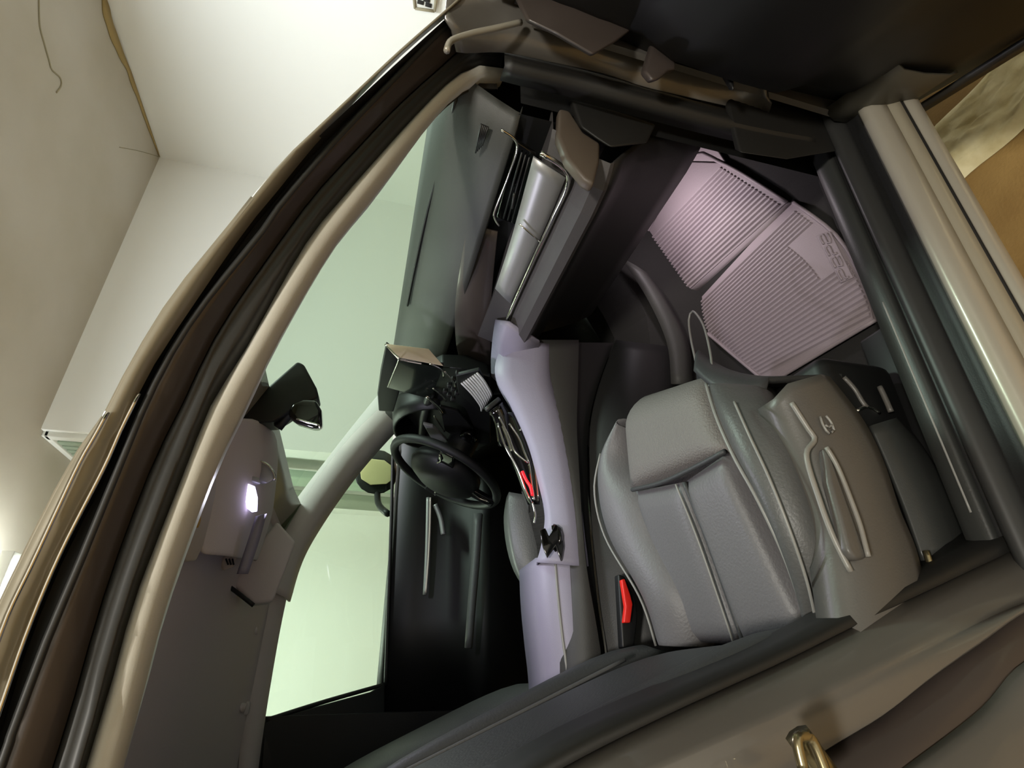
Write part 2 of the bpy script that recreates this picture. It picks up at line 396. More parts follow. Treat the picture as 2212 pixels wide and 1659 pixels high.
# windshield
wt = [r[0] + Vector((0.03, 0, 0.005)) for r in rows]
wb = []
for i in range(24):
    s = (i / 23) * 2 - 1; wb.append(Vector((1.22 - 0.34 * s * s, 1.2 + 0.70 * s, 1.06)))
grid('windshield', [[a.lerp(b, k / 10) + Vector((0.03, 0, 0.03)) * math.sin(math.pi * k / 10) for a, b in zip(wt, wb)] for k in range(11)], 'windshield_glass', car)
# hood, fenders and nose
hr = []
for j in range(12):
    x = 1.24 + 0.9 * j / 11; z = 1.05 - 0.10 * (j / 11) - 0.14 * (j / 11) ** 4
    hr.append([Vector((x - (0.3 if j == 0 else 0.0) * abs(s) ** 2, 1.2 + s * (0.80 - 0.1 * (j / 11) ** 2), z - 0.10 * abs(s) ** 4)) for s in [k / 10 - 1 for k in range(21)]])
grid('hood', hr, 'paint', car, solid=0.004)
fr = [[Vector((p.x, p.y, z)) for p in [r[0] for r in hr]] for z in (0.95, 0.75, 0.62)]
# hinge pillar (front of the door opening)
YH = 0.44
up_ = [(960, 40), (1000, 18), (1059, 6), (1138, 30), (1240, 40), (1330, 45), (1430, 60), (1530, 90), (1610, 150), (1660, 215)]
lo_ = [(985, 112), (1011, 115), (1060, 113), (1106, 116), (1200, 136), (1300, 158), (1390, 187), (1490, 211), (1583, 232), (1660, 250)]
ru = [P(x, y, Y=YH - 0.01) for x, y in up_]; rl = [P(x, y, Y=YH + 0.03) for x, y in lo_]
def gl3(name, rows, m, n=40, **k): return grid(name, [smooth_path(r, n) for r in rows], m, car, **k)
def mid3(a, b, t, off, n=40): return [p.lerp(q, t) + Vector(off) for p, q in zip(smooth_path(a, n), smooth_path(b, n))]
gl3('hinge_pillar', [mid3(ru, ru, 0, (0.10, -0.02, 0)), mid3(ru, rl, 0.0, (0, 0, 0)), mid3(ru, rl, 0.5, (0, -0.008, 0)), rl], 'paint', solid=0.003)
tube('ridge_highlight', [P(x, y, Y=YH - 0.012) for x, y in ((965, 110), (975, 88), (1020, 72), (1075, 60), (1125, 48))], 0.0045, 'sill_paint', car)  # pale bead stands in for the soft highlight along the pillar ridge
sl = [(1090, 112), (1140, 125), (1240, 148), (1340, 175), (1440, 203), (1540, 230), (1640, 252), (1760, 275)]
sr = [(1080, 172), (1130, 185), (1220, 205), (1320, 235), (1420, 262), (1530, 290), (1640, 315), (1760, 335)]
gl3('door_seal', [[P(x, y, Y=YH + 0.035) for x, y in sl], [P(x, (y + v) / 2, Y=YH + 0.02) for (x, y), (_, v) in zip(sl, sr)], [P(x, y, Y=YH + 0.06) for x, y in sr]], 'rubber', solid=0.003)
# inner kick panel, floor pan, toe board, tunnel
grid('kick_panel', [[Vector((x, 0.53 + (0.06 if x > 0.95 else 0.0), z)) for x in (0.82, 0.86, 0.9, 1.0, 1.1, 1.3)] for z in (0.98, 0.85, 0.7, 0.5, 0.31)], 'plastic_dark', car)
prof = [(-1.2, 0.30), (-0.3, 0.305), (0.3, 0.31), (0.88, 0.305), (0.95, 0.33), (1.25, 0.48), (1.34, 0.58), (1.35, 0.84)]
grid('floor_pan', [[Vector((x, y, z)) for x, z in prof] for y in (0.53, 0.7, 0.9, 1.02)] + [[Vector((x, y, z + dz)) for x, z in prof] for y, dz in ((1.08, 0.16), (1.2, 0.2), (1.32, 0.16), (1.38, 0.0), (1.9, 0.0))], 'carpet', car, smooth=False)
# sill: stepped along X
SX = [(-0.9), 0.0, 0.3, 0.6, 0.8, 0.95, 1.1]
def srow(y, z, dx=0.0): return [Vector((x, y, z)) for x in SX]
def sill(name, prof, m, **k): return grid(name, [srow(y, z) for y, z in prof], m, car, **k)
sill('sill_carpet', [(0.60, 0.315), (0.56, 0.33), (0.535, 0.38), (0.522, 0.415)], 'carpet')
sill('sill_trim', [(0.524, 0.412), (0.516, 0.424), (0.505, 0.428), (0.486, 0.430), (0.480, 0.424)], 'plastic_sill', solid=0.003)
tube('sill_groove', [Vector((0.18 , 0.494, 0.4305)), Vector((0.35, 0.494, 0.4305)), Vector((0.5, 0.494, 0.4305))], 0.0015, 'piping', car)
sill('sill_channel', [(0.482, 0.424), (0.474, 0.416), (0.450, 0.412), (0.430, 0.412), (0.414, 0.416)], 'plastic_dark', solid=0.003)
sill('sill_seal', [(0.472, 0.416), (0.466, 0.434), (0.458, 0.440), (0.450, 0.434), (0.447, 0.420), (0.444, 0.412)], 'rubber_grey', solid=0.003)
sill('sill_step', [(0.418, 0.416), (0.412, 0.421), (0.404, 0.421), (0.397, 0.415), (0.393, 0.402), (0.390, 0.390)], 'sill_paint', solid=0.003)
sill('sill_lip', [(0.391, 0.389), (0.386, 0.380), (0.380, 0.372)], 'paint_tan', solid=0.003)
sill('sill_joint', [(0.381, 0.370), (0.379, 0.364)], 'rubber', solid=0.002)
sill('rocker_panel', [(0.378, 0.366), (0.372, 0.352), (0.372, 0.342), (0.40, 0.29), (0.47, 0.18), (0.6, 0.17)], 'sill_paint', solid=0.003)
# centre pillar
def cr(pix, Y0, Y1, head=None, tail=None):
    n = len(pix); return ([Vector(h) for h in head] if head else []) + [P(x, y, Y=Y0 + (Y1 - Y0) * i / (n - 1)) for i, (x, y) in enumerate(pix)] + ([Vector(h) for h in tail] if tail else [])
B0 = [(2230, 1010), (2180, 1120), (2060, 1195), (1900, 1275), (1700, 1380), (1450, 1490), (1250, 1580), (1080, 1680), (960, 1780)]
B1 = [(2290, 1080), (2235, 1160), (2080, 1240), (1900, 1325), (1700, 1425), (1450, 1540), (1250, 1640), (1080, 1740), (960, 1840)]
B2 = [(2420, 1220), (2330, 1260), (2212, 1305), (2088, 1357), (1900, 1445), (1734, 1524), (1512, 1623), (1320, 1710), (1180, 1790)]
B3 = [(2460, 1235), (2360, 1265), (2225, 1312), (2120, 1385), (2016, 1460), (1909, 1544), (1786, 1619), (1620, 1730), (1480, 1830)]
B4 = [(2560, 1280), (2460, 1330), (2330, 1380), (2212, 1440), (2127, 1536), (1968, 1659), (1860, 1740), (1730, 1850), (1620, 1950)]
B5 = [(2760, 1400), (2660, 1460), (2530, 1540), (2420, 1600), (2300, 1700), (2200, 1790), (2100, 1880), (1980, 1990), (1880, 2080)]
b0 = cr(B0, 0.47, 0.56); b1 = cr(B1, 0.455, 0.545); b2 = cr(B2, 0.42, 0.50); b3 = cr(B3, 0.405, 0.47); b4 = cr(B4, 0.385, 0.43); b5 = cr(B5, 0.36, 0.40)
gl3('center_pillar_seal', [mid3(b0, b0, 0, (0.0, 0.05, 0)), mid3(b0, b1, 0.4, (0, -0.006, 0)), b1], 'rubber', solid=0.003)
gl3('center_pillar', [mid3(b1, b1, 0, (0, 0.006, 0)), mid3(b1, b2, 0.5, (0, 0.004, 0)), mid3(b1, b2, 0.9, (0.002, -0.002, 0)), mid3(b1, b2, 1, (0.0, -0.002, 0)), mid3(b2, b3, 0.3, (0, 0.003, 0)), b3], 'paint', solid=0.003)
gl3('rear_door_gap', [mid3(b3, b3, 0, (0, 0.01, 0)), mid3(b3, b4, 0.5, (0, 0.015, 0)), mid3(b4, b4, 0, (0, 0.006, 0))], 'paint_dark', solid=0.003)
gl3('rear_door_edge', [mid3(b4, b4, 0, (0, 0.004, 0)), mid3(b4, b5, 0.12, (0, -0.004, 0)), mid3(b4, b5, 0.5, (-0.01, -0.008, 0)), b5], 'paint', solid=0.003)
# upper centre pillar trim (beside the seat back), far side shell
tube('striker_plate', [P(1722, 1585, Y=0.415), P(1790, 1680, Y=0.415)], 0.010, 'steel', car, n=4)
tube('striker', [P(x, y, Y=0.395) for x, y in ((1735, 1660), (1722, 1600), (1735, 1590), (1755, 1600), (1782, 1665), (1790, 1700))], 0.004, 'steel', car)
# far side of the shell
ft = lambda pix, Y0, Y1: [P(x, y, Y=Y0 + (Y1 - Y0) * i / (len(pix) - 1)) for i, (x, y) in enumerate(pix)]
fa = ft([(880, 780), (820, 850), (720, 975), (607, 1130), (560, 1250)], 1.86, 1.74)
fb = ft([(905, 860), (850, 905), (755, 1015), (655, 1170), (615, 1290)], 1.84, 1.735)
fc = ft([(915, 880), (862, 925), (765, 1035), (665, 1185), (625, 1300)], 1.88, 1.78)
gl3('driver_pillar_trim', [fa, mid3(fa, fb, 0.5, (-0.01, -0.015, 0)), fb, fc], 'trim_grey' if 'trim_grey' in M else 'headliner', solid=0.006)
ra_ = ft([(560, 1225), (545, 1350), (528, 1500), (512, 1700), (500, 1900)], 1.735, 1.72)
rb_ = ft([(640, 1190), (607, 1340), (582, 1480), (565, 1590), (548, 1720)], 1.77, 1.77)
gl3('driver_roof_rail', [ra_, mid3(ra_, rb_, 0.5, (0, -0.012, -0.006)), rb_, mid3(rb_, rb_, 0, (0, 0.05, 0.01))], 'headliner', solid=0.006)
q = [P(848, 1000, Y=1.92), P(832, 1478, Y=1.92), P(800, 1495, Y=1.90), P(572, 1557, Y=1.80), P(560, 1700, Y=1.80), P(830, 1900, Y=1.92)]
prism('driver_center_pillar', [q[1], q[2], q[3], q[4], q[5]], (0, 0.05, 0), 'black_soft', car)
grid('driver_window', [[P(850, 880, Y=1.955), P(835, 1500, Y=1.955)], [P(650, 1120, Y=1.84), P(560, 1570, Y=1.84)]], 'door_glass', car, smooth=False)
tube('window_seal', [P(849, 960, Y=1.93), P(846, 1100, Y=1.93), P(841, 1250, Y=1.93), P(833, 1480, Y=1.93)], 0.006, 'rubber', car)
tube('window_seal', [P(833, 1478, Y=1.93), P(700, 1516, Y=1.865), P(574, 1556, Y=1.80)], 0.006, 'rubber', car)
# rear shell so no light leaks into the cabin
obj('rear_shell', [(-1.3, 0.45, 0.2), (-1.3, 1.95, 0.2), (-1.3, 1.95, 1.0), (-1.3, 1.75, 1.4), (-1.3, 0.62, 1.4), (-1.3, 0.45, 1.0)], [(0, 1, 2, 3, 4, 5)], 'plastic_dark', car, smooth=False, solid=0.02)
obj('rear_side', [(-1.3, 1.95, 0.2), (-0.06, 1.97, 0.2), (-0.06, 1.97, 1.04), (-0.06, 1.80, 1.38), (-1.3, 1.75, 1.4), (-1.3, 1.95, 1.0)], [(0, 1, 2, 3, 4, 5)], 'plastic_dark', car, smooth=False, solid=0.02)
obj('rear_side', [(-1.3, 0.45, 0.2), (-0.16, 0.47, 0.2), (-0.16, 0.47, 1.04), (-0.2, 0.6, 1.36), (-1.3, 0.62, 1.4), (-1.3, 0.45, 1.0)], [(0, 1, 2, 3, 4, 5)], 'plastic_dark', car, smooth=False, solid=0.02)
obj('firewall', [(1.36, 0.5, 0.2), (1.36, 1.9, 0.2), (1.36, 1.9, 1.02), (1.36, 0.5, 1.02)], [(0, 1, 2, 3)], 'plastic_dark', car, smooth=False, solid=0.02)
obj('front_side', [(0.80, 1.96, 0.2), (1.36, 1.96, 0.2), (1.36, 1.93, 1.02), (0.80, 1.93, 1.02)], [(0, 1, 2, 3)], 'plastic_dark', car, smooth=False, solid=0.02)
obj('front_fender', [(0.86, 0.44, 0.35), (2.0, 0.44, 0.35), (2.1, 0.50, 0.7), (2.05, 0.48, 0.88), (1.24, 0.42, 0.93), (0.86, 0.43, 0.99)], [(0, 1, 2, 3, 4, 5)], 'paint', car, smooth=False, solid=0.01)

# ================================================================== OPEN FRONT DOOR
dv = Vector((-0.36, -0.933, 0)); dn = Vector((-0.933, 0.36, 0)); dh = Vector((0.885, 0.42, 0))
def D(s, z, o=0.0): return dh + dv * s + dn * o + Vector((0, 0, z))
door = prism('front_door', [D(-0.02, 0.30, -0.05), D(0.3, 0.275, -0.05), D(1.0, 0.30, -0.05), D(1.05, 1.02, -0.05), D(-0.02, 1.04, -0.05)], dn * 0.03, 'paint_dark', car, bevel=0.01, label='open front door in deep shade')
rows = []
for j in range(13):
    z = 0.32 + 0.70 * j / 12
    bul = 0.05 * math.sin(math.pi * min(1, j / 12)) + (0.03 if 5 <= j <= 8 else 0)
    rows.append([D(s, z - 0.03 * min(1, s / 0.25), bul * min(1, (s + 0.02) / 0.08)) for s in (0.0, 0.05, 0.1, 0.2, 0.4, 0.6, 0.8, 1.0)])
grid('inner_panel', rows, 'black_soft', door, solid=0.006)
box('door_pocket', D(0.55, 0.47, 0.06), (0.05, 0.5, 0.16), 'black_soft', door, rot=Matrix.Rotation(math.atan2(dv.y, dv.x) + math.pi / 2, 3, 'Z'), bevel=0.02)
grid('pocket_lip', [[D(s, z, 0.012 + o) for s in (-0.01, 0.03, 0.07, 0.12)] for z, o in ((0.335, 0.0), (0.35, 0.010), (0.40, 0.022), (0.44, 0.026), (0.46, 0.012))], 'pocket', door, solid=0.004)
grid('edge_band', [[D(s, z, 0.01) for s in (-0.01, 0.1, 0.25, 0.4)] for z in (0.292, 0.312)], 'rubber_grey', door, solid=0.006)
prism('window_glass', [D(0.10, 1.03, -0.02), D(1.02, 1.03, -0.02), D(0.9, 1.36, -0.02), D(0.5, 1.33, -0.02)], dn * 0.005, 'door_glass', door, bevel=0)
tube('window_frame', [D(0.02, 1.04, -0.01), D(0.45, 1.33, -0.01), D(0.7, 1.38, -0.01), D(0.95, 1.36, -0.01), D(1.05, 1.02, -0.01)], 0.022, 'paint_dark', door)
prism('hinge_face', [P(x, y, Y=0.395) for x, y in ((1105, -30), (1420, -30), (1390, 45), (1330, 90), (1282, 118), (1200, 70), (1140, 42))], (0.01, 0.01, 0), 'paint_dark', door, bevel=0.004)  # door paint in shade, put in as the darker paint colour
# hinge and check strap
hp = [(1372, 62), (1420, 20), (1520, 22), (1560, 60), (1582, 120), (1590, 200), (1570, 165), (1500, 120), (1440, 80)]
t = prism('door_hinge', [P(x, y, Y=0.405) for x, y in hp], (0.02, 0.012, 0.0), 'black_soft', car, bevel=0.004)
prism('pillar_shade_panel', [P(x, y, Y=0.462) for x, y in ((1585, 100), (1700, 90), (1870, 235), (1850, 320), (1700, 345), (1600, 330), (1575, 225))], (0.02, 0.01, 0), 'rubber', car, bevel=0.003)  # black sheet added to stand in for deep shade beside the hinge
prism('wiring_boot', [P(x, y, Y=0.405) for x, y in ((1412, 85), (1440, 80), (1462, 105), (1462, 150), (1446, 152), (1428, 168), (1410, 174), (1392, 152))], (0.012, 0.014, 0), 'paint_dark', t, bevel=0.005)
tube('check_strap', [P(1412, -20, Y=0.37), P(1402, 15, Y=0.38), P(1390, 40, Y=0.395)], 0.004, 'steel', t)

# ================================================================== DASHBOARD
dash = thing('dashboard', 'dark grey padded dashboard with silver trim strip in front of the passenger seat', 'dashboard', (0.85, 1.2, 0.6))
Ys = [0.535, 0.545, 0.57, 0.62, 0.7, 0.8, 0.9, 1.0, 1.1, 1.2, 1.3, 1.45, 1.6, 1.75, 1.86]
def drow(pf):
    return [[Vector((x + dx, y, z + dz)) for (x, z), (dx, dz) in zip(pf, [endfall(y, i, len(pf)) for i in range(len(pf))])] for y in Ys]
def endfall(y, i, n):
    e = max(0, (0.60 - y) / 0.065); return (0.03 * e * e, -0.03 * e * e * (1 - i / n))
top_prof = [(1.24, 1.035), (1.1, 1.07), (1.0, 1.095), (0.92, 1.11), (0.875, 1.116), (0.852, 1.108), (0.825, 1.075), (0.795, 1.03), (0.775, 0.995), (0.772, 0.985), (0.79, 0.978)]
grid('upper_pad', drow(top_prof), 'dash_pad', dash, solid=0.002)
grid('recess', [[Vector((0.80, y, z)) for z in (0.982, 0.92)] for y in Ys], 'black_soft', dash, smooth=False)  # flat black strip stands in for the shadow in this channel
tube('defrost_seam', [P(x, y, X=0.838) for x, y in ((985, 212), (958, 330), (925, 450), (900, 560), (880, 660))], 0.003, 'rubber', dash)
low_prof = [(0.80, 0.925), (0.752, 0.926), (0.735, 0.876), (0.725, 0.87), (0.705, 0.85), (0.70, 0.832), (0.705, 0.825)]
knee_prof = [(0.706, 0.826), (0.74, 0.80), (0.79, 0.76), (0.84, 0.66), (0.87, 0.62), (1.3, 0.62)]
Yl = [y for y in Ys if y <= 1.1]
grid('lower_panel', [[Vector((x + endfall(y, 0, 1)[0], y, z)) for x, z in low_prof] for y in Yl], 'dash_lower', dash, smooth=False, solid=0.002)
grid('knee_panel', [[Vector((x + endfall(y, 0, 1)[0], y, z)) for x, z in knee_prof] for y in Yl], 'plastic_dark', dash, solid=0.002)  # shade under the dash put into a dark panel colour
# silver trim and chrome edge
ta = [P(x, y, X=0.748) for x, y in ((1152, 338), (1125, 440), (1100, 530), (1070, 622))]
tb = [P(x, y, X=0.736) for x, y in ((1222, 383), (1190, 462), (1152, 548), (1103, 655))]
grid('silver_trim', [smooth_path(ta, 16), [p.lerp(q, 0.5) + Vector((-0.001, 0, 0)) for p, q in zip(smooth_path(ta, 16), smooth_path(tb, 16))], smooth_path(tb, 16)], 'silver', dash, solid=0.004)
tube('chrome_edge', [P(x, y, X=0.728) for x, y in ((1168, 330), (1228, 381), (1195, 470), (1155, 556), (1108, 660), (1092, 702))], 0.0042, 'chrome', dash, n=40)
tube('trim_joint', [P(1122, 484, X=0.736), P(1166, 522, X=0.729)], 0.0016, 'chrome', dash, n=4)
# air outlet: black gloss with chrome left edge
q = [P(1118, 308, X=0.765), P(1158, 335, X=0.762), P(1118, 488, X=0.762), P(1072, 470, X=0.765)]
prism('air_outlet', q, (0.01, 0, 0), 'black_gloss', dash, bevel=0.002)
for k in range(3):
    a = q[0].lerp(q[1], 0.3 + 0.2 * k); b = q[3].lerp(q[2], 0.3 + 0.2 * k)
    tube('outlet_slat', [a.lerp(b, 0.05) + Vector((-0.004, 0, 0)), a.lerp(b, 0.95) + Vector((-0.004, 0, 0))], 0.0018, 'black_soft', dash, n=3)
tube('outlet_chrome', [P(x, y, X=0.758) for x, y in ((1083, 280), (1117, 312), (1100, 375), (1070, 452), (1068, 470), (1078, 488))], 0.002, 'chrome', dash, n=40)
tube('outlet_lever', [P(1111, 418, X=0.752), P(1106, 450, X=0.752)], 0.0022, 'rubber_grey', dash, n=4)
for k in range(5):
    x = 1033 + k * 3.6; tube('defrost_slot', [P(x + 7, 268 + k * 1.5, X=0.788), P(x - 6, 330 - k * 4, X=0.784)], 0.0016, 'black_soft', dash, n=3)
# dash end panel, the brown light on it put into its colour
q = [(1208, 232), (1232, 238), (1262, 285), (1298, 308), (1296, 350), (1284, 398), (1262, 385), (1225, 340), (1205, 290)]
prism('end_panel', [P(x, y, Y=0.525) for x, y in q], (0, 0.02, 0), 'end_cap', dash, bevel=0.006)
prism('end_seal', [P(x, y, Y=0.515) for x, y in ((1235, 215), (1330, 240), (1420, 270), (1400, 310), (1320, 320), (1290, 300), (1255, 275))], (0.03, 0.02, 0), 'rubber', dash, bevel=0.006)
# centre stack: neck, vents, knob rows
neck = [[(1042, 640), (1010, 700), (985, 770), (1000, 810)], [(1105, 655), (1075, 720), (1060, 790), (1070, 830)], [(1150, 690), (1130, 740), (1115, 800), (1125, 850)]]
nX = (0.735, 0.705, 0.68, 0.66)
na = [P(x, y, X=0.74 - 0.022 * i) for i, (x, y) in enumerate(((1072, 690), (1066, 730), (1062, 775), (1062, 812)))]
nb = [P(x, y, X=0.72 - 0.022 * i) for i, (x, y) in enumerate(((1100, 690), (1088, 735), (1090, 790), (1100, 845)))]
nc = [P(x, y, X=0.71 - 0.018 * i) for i, (x, y) in enumerate(((1165, 735), (1160, 775), (1160, 820), (1175, 880)))]
loft('stack_side', [na, [p + Vector((-0.006, 0, 0)) for p in nb], nc], 'console', dash, n=16, solid=0.006)
loft('stack_channel', [[P(x, y, X=0.79 - 0.02 * i) for i, (x, y) in enumerate(((1010, 480), (985, 640), (985, 740), (1000, 800)))], [P(x, y, X=0.795 - 0.02 * i) for i, (x, y) in enumerate(((1040, 490), (1025, 640), (1025, 745), (1035, 800)))], [P(x, y, X=0.78 - 0.02 * i) for i, (x, y) in enumerate(((1075, 500), (1062, 640), (1060, 745), (1062, 800)))]], 'paint_dark', dash, n=16, solid=0.004)  # shadow of the recessed channel painted as a dark strip
q = [P(955, 792, X=0.69), P(1010, 800, X=0.68), P(1060, 815, X=0.66), P(1060, 960, X=0.64), P(960, 1000, X=0.70), P(880, 900, X=0.74), P(850, 840, X=0.76)]
prism('stack_face', q, (0.05, 0.02, 0), 'black_soft', dash, bevel=0.006)
bl = [[(928, 785), (955, 800), (958, 815)], [(960, 802), (980, 825), (983, 838)], [(935, 838), (955, 855), (963, 866)], [(922, 856), (948, 880), (956, 895)], [(938, 898), (952, 920), (960, 932)]]
for k, c in enumerate(bl):
    tube('button_edge', [P(x, y, X=0.655) for x, y in c], 0.0022 if k != 3 else 0.004, 'chrome', dash, n=10)
for i in range(4):
    for j in range(3):
        box('key', P(962 + i * 9 + j * 8, 845 - i * 13 + j * 8, X=0.662), (0.012, 0.014, 0.012), 'plastic_dark', dash, bevel=0.003)
lathe('rotary_knob', [(0.026, 0), (0.026, 0.02), (0.022, 0.026)], P(1015, 935, X=0.66), (-1, -0.2, 0.3), 'black_gloss', dash)
prism('silver_key', [P(x, y, X=0.645) for x, y in ((914, 917), (935, 922), (975, 962), (932, 948))], (0.01, 0, 0), 'silver', dash, bevel=0.002)
prism('stack_shelf', [P(x, y, X=0.66) for x, y in ((950, 880), (990, 890), (1050, 960), (1030, 975), (960, 930))], (0.01, 0, 0), 'plastic_dark', dash, bevel=0.002)
# ribbed roller
rb = thing('ribbed_vent', 'cluster of pale curved ribs at the foot of the center stack', 'vent', P(1025, 840, X=0.645))
for k in range(8):
    t_ = k / 7
    a = Vector((1032 - 42 * t_, 800 + 42 * t_ * 0.55)); 
    pts = [P(1030 - 33 * t_ , 805 + 22 * t_, X=0.65), P(1046 - 26 * t_, 824 + 27 * t_, X=0.638), P(1060 - 22 * t_, 848 + 28 * t_, X=0.634), P(1060 - 20 * t_, 858 + 29 * t_, X=0.64)]
    tube('rib', pts, 0.0030, 'white_metal', rb, n=12, seg=6)
prism('rib_base', [P(x, y, X=0.652) for x, y in ((985, 812), (1035, 800), (1066, 860), (1040, 892), (990, 850))], (0.01, 0, 0), 'black_soft', rb, bevel=0.002)
# instrument hood and driver side dash
grid('instrument_hood', [[Vector((0.68 + 0.18 * j / 5, 1.53 + 0.15 * math.cos(a), 0.97 + 0.115 * math.sin(a) + 0.005 * j)) for a in [math.pi * i / 16 for i in range(17)]] for j in range(6)], 'black_soft', dash, solid=0.008)
grid('driver_dash', [[Vector((x, y, z)) for x, z in ((0.80, 0.98), (0.74, 0.93), (0.70, 0.85), (0.72, 0.75), (0.82, 0.62))] for y in (1.3, 1.45, 1.6, 1.75, 1.86)], 'black_soft', dash)

# ------------------------------------------------------------------ display
scr = thing('display_screen', 'upright tablet display with beige metal side edge on the dashboard', 'screen', (0.66, 1.2, 1.0))
e = [P(834, 742, X=0.70), P(926, 753, X=0.70), P(959, 791, X=0.665), P(862, 773, X=0.665)]
prism('side_edge', e, (0.0, 0.012, 0), 'screen_edge', scr, bevel=0.0015)
f_ = [e[3], e[2], P(930, 862, X=0.665), P(838, 838, X=0.665)]
prism('screen_face', [f_[0], f_[1], f_[2], f_[3]], (0.012, 0.004, 0), 'screen_glass', scr, bevel=0.001)
tube('screen_rim', [P(832, 744, X=0.70), P(856, 768, X=0.668), P(862, 775, X=0.661), P(850, 806, X=0.661), P(838, 836, X=0.661)], 0.002, 'chrome', scr, n=24)
prism('screen_back', [P(x, y, X=0.70) for x, y in ((834, 742), (822, 800), (815, 850), (818, 888), (850, 890), (862, 850), (880, 780))], (0.02, 0.02, 0), 'plastic_dark', scr, bevel=0.004)
tube('screen_stem', [P(930, 850, X=0.70), P(915, 900, X=0.70), P(910, 945, X=0.70)], 0.012, 'plastic_sill', scr)

# ------------------------------------------------------------------ steering wheel
SW = Vector((0.545, 1.52, 0.93)); sa = Vector((-0.90, 0, 0.43)).normalized()
su = Vector((0, 1, 0)); sv = sa.cross(su)
sw = thing('steering_wheel', 'black steering wheel with chrome accents on its spokes', 'steering wheel', SW)
tube('rim', [SW + (su * math.cos(a) + sv * math.sin(a)) * 0.166 for a in [2 * math.pi * i / 48 for i in range(48)]], 0.0125, 'rim_black', sw, closed=True, seg=12)
lathe('hub', [(0.105, -0.02), (0.11, 0.0), (0.10, 0.02), (0.065, 0.04), (0.02, 0.046)], SW, sa, 'black_soft', sw, seg=32)
for ang in (0.1, math.pi - 0.1, math.pi * 1.5):
    d = su * math.cos(ang) - sv * math.sin(ang) * (1 if ang > 4 else 1); w = sa.cross(d)
    prism('spoke', [SW + d * 0.06 + w * 0.028, SW + d * 0.165 + w * 0.02, SW + d * 0.165 - w * 0.02, SW + d * 0.06 - w * 0.028], sa * 0.016, 'black_gloss', sw, bevel=0.004)
    tube('spoke_accent', [SW + d * 0.085 + w * 0.026 + sa * 0.018, SW + d * 0.12 + w * 0.012 + sa * 0.02, SW + d * 0.15 + w * 0.018 + sa * 0.018], 0.003, 'chrome', sw, n=10)
tube('column', [SW - sa * 0.02, SW - sa * 0.3], 0.045, 'black_soft', sw, n=4)

# ------------------------------------------------------------------ driver's door panel and seat
rows = [[Vector((x, 1.955 - b, z)) for x in (-0.06, 0.2, 0.5, 0.75, 0.95)] for z, b in ((0.36, 0.02), (0.5, 0.05), (0.62, 0.06), (0.72, 0.12), (0.75, 0.12), (0.78, 0.05), (0.95, 0.03), (1.03, 0.02), (1.043, 0.0), (1.04, -0.04))]
dd = grid('driver_door', rows, 'black_soft', car, solid=0.004)
tube('pull_handle', [P(x, y, Y=1.87) for x, y in ((925, 1075), (924, 1130), (922, 1200), (918, 1285))], 0.007, 'silver', dd)
tube('pull_chrome', [P(x, y, Y=1.862) for x, y in ((930, 1075), (929, 1130), (926, 1200), (920, 1280))], 0.003, 'pull_sheen', dd)
tube('release_lever', [P(x, y, Y=1.87) for x, y in ((940, 1090), (952, 1120), (958, 1155))], 0.009, 'silver', dd)
grid('armrest', [smooth_path([P(x, y, Y=1.80) for x, y in ((1025, 1110), (1020, 1200), (1013, 1290), (1006, 1400))], 12), smooth_path([P(x, y, Y=1.79) for x, y in ((1042, 1110), (1036, 1200), (1028, 1290), (1018, 1400))], 12)], 'driver_leather', dd, solid=0.02)
ds = thing('driver_seat', 'driver seat beyond the center console with raised grey side bolster', 'car seat', (0.2, 1.6, 0.31))
pad('cushion', (0.02, 1.42, 0.60), (0.02, 1.78, 0.60), (0.50, 1.78, 0.64), (0.50, 1.42, 0.64), 0.16, 0.03, 'driver_leather', ds)
bo = [P(x, y, Y=1.40) for x, y in ((1098, 1075), (1092, 1120), (1098, 1180), (1115, 1235), (1148, 1285))]
bi = [P(x, y, Y=1.34) for x, y in ((1125, 1070), (1135, 1120), (1145, 1180), (1152, 1235), (1165, 1290))]
loft('bolster', [bo, [p.lerp(q, 0.5) + Vector((-0.0, -0.03, 0.02)) for p, q in zip(bo, bi)], [q + Vector((0, 0, -0.02)) for q in bi], [q + Vector((0, 0, -0.15)) for q in bi]], 'leather_dark', ds, n=16, solid=0.01)
tube('piping', bo, 0.003, 'piping', ds)
pad('backrest', (0.0, 1.40, 0.62), (0.0, 1.80, 0.62), (-0.24, 1.78, 1.2), (-0.24, 1.42, 1.2), 0.12, 0.04, 'driver_leather', ds)
pad('headrest', (-0.23, 1.48, 1.22), (-0.23, 1.72, 1.22), (-0.26, 1.70, 1.37), (-0.26, 1.50, 1.37), 0.08, 0.03, 'driver_leather', ds)

# ================================================================== CENTRE CONSOLE
con = thing('center_console', 'grey center console with lavender-lit top rail and armrest', 'console', (0.35, 1.15, 0.35))
YC = 1.04
ca = [P(x, y, Y=YC + 0.03) for x, y in ((1085, 745), (1070, 805), (1105, 875), (1142, 960), (1166, 1050), (1178, 1110), (1172, 1170), (1160, 1215))]
cb = [P(x, y, Y=YC) for x, y in ((1160, 740), (1162, 815), (1188, 900), (1208, 985), (1224, 1080), (1232, 1150), (1238, 1200), (1240, 1222))]
cm = [p.lerp(q, 0.5) + Vector((0, -0.004, 0.012)) for p, q in zip(ca, cb)]
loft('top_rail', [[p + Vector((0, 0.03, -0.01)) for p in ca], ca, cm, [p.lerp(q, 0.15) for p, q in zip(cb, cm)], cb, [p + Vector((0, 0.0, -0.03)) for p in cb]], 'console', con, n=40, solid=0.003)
sd = [P(x, y, Y=YC + 0.004) for x, y in ((1165, 735), (1175, 830), (1200, 920), (1225, 1030), (1240, 1130), (1246, 1230), (1252, 1330), (1256, 1430), (1260, 1600))]
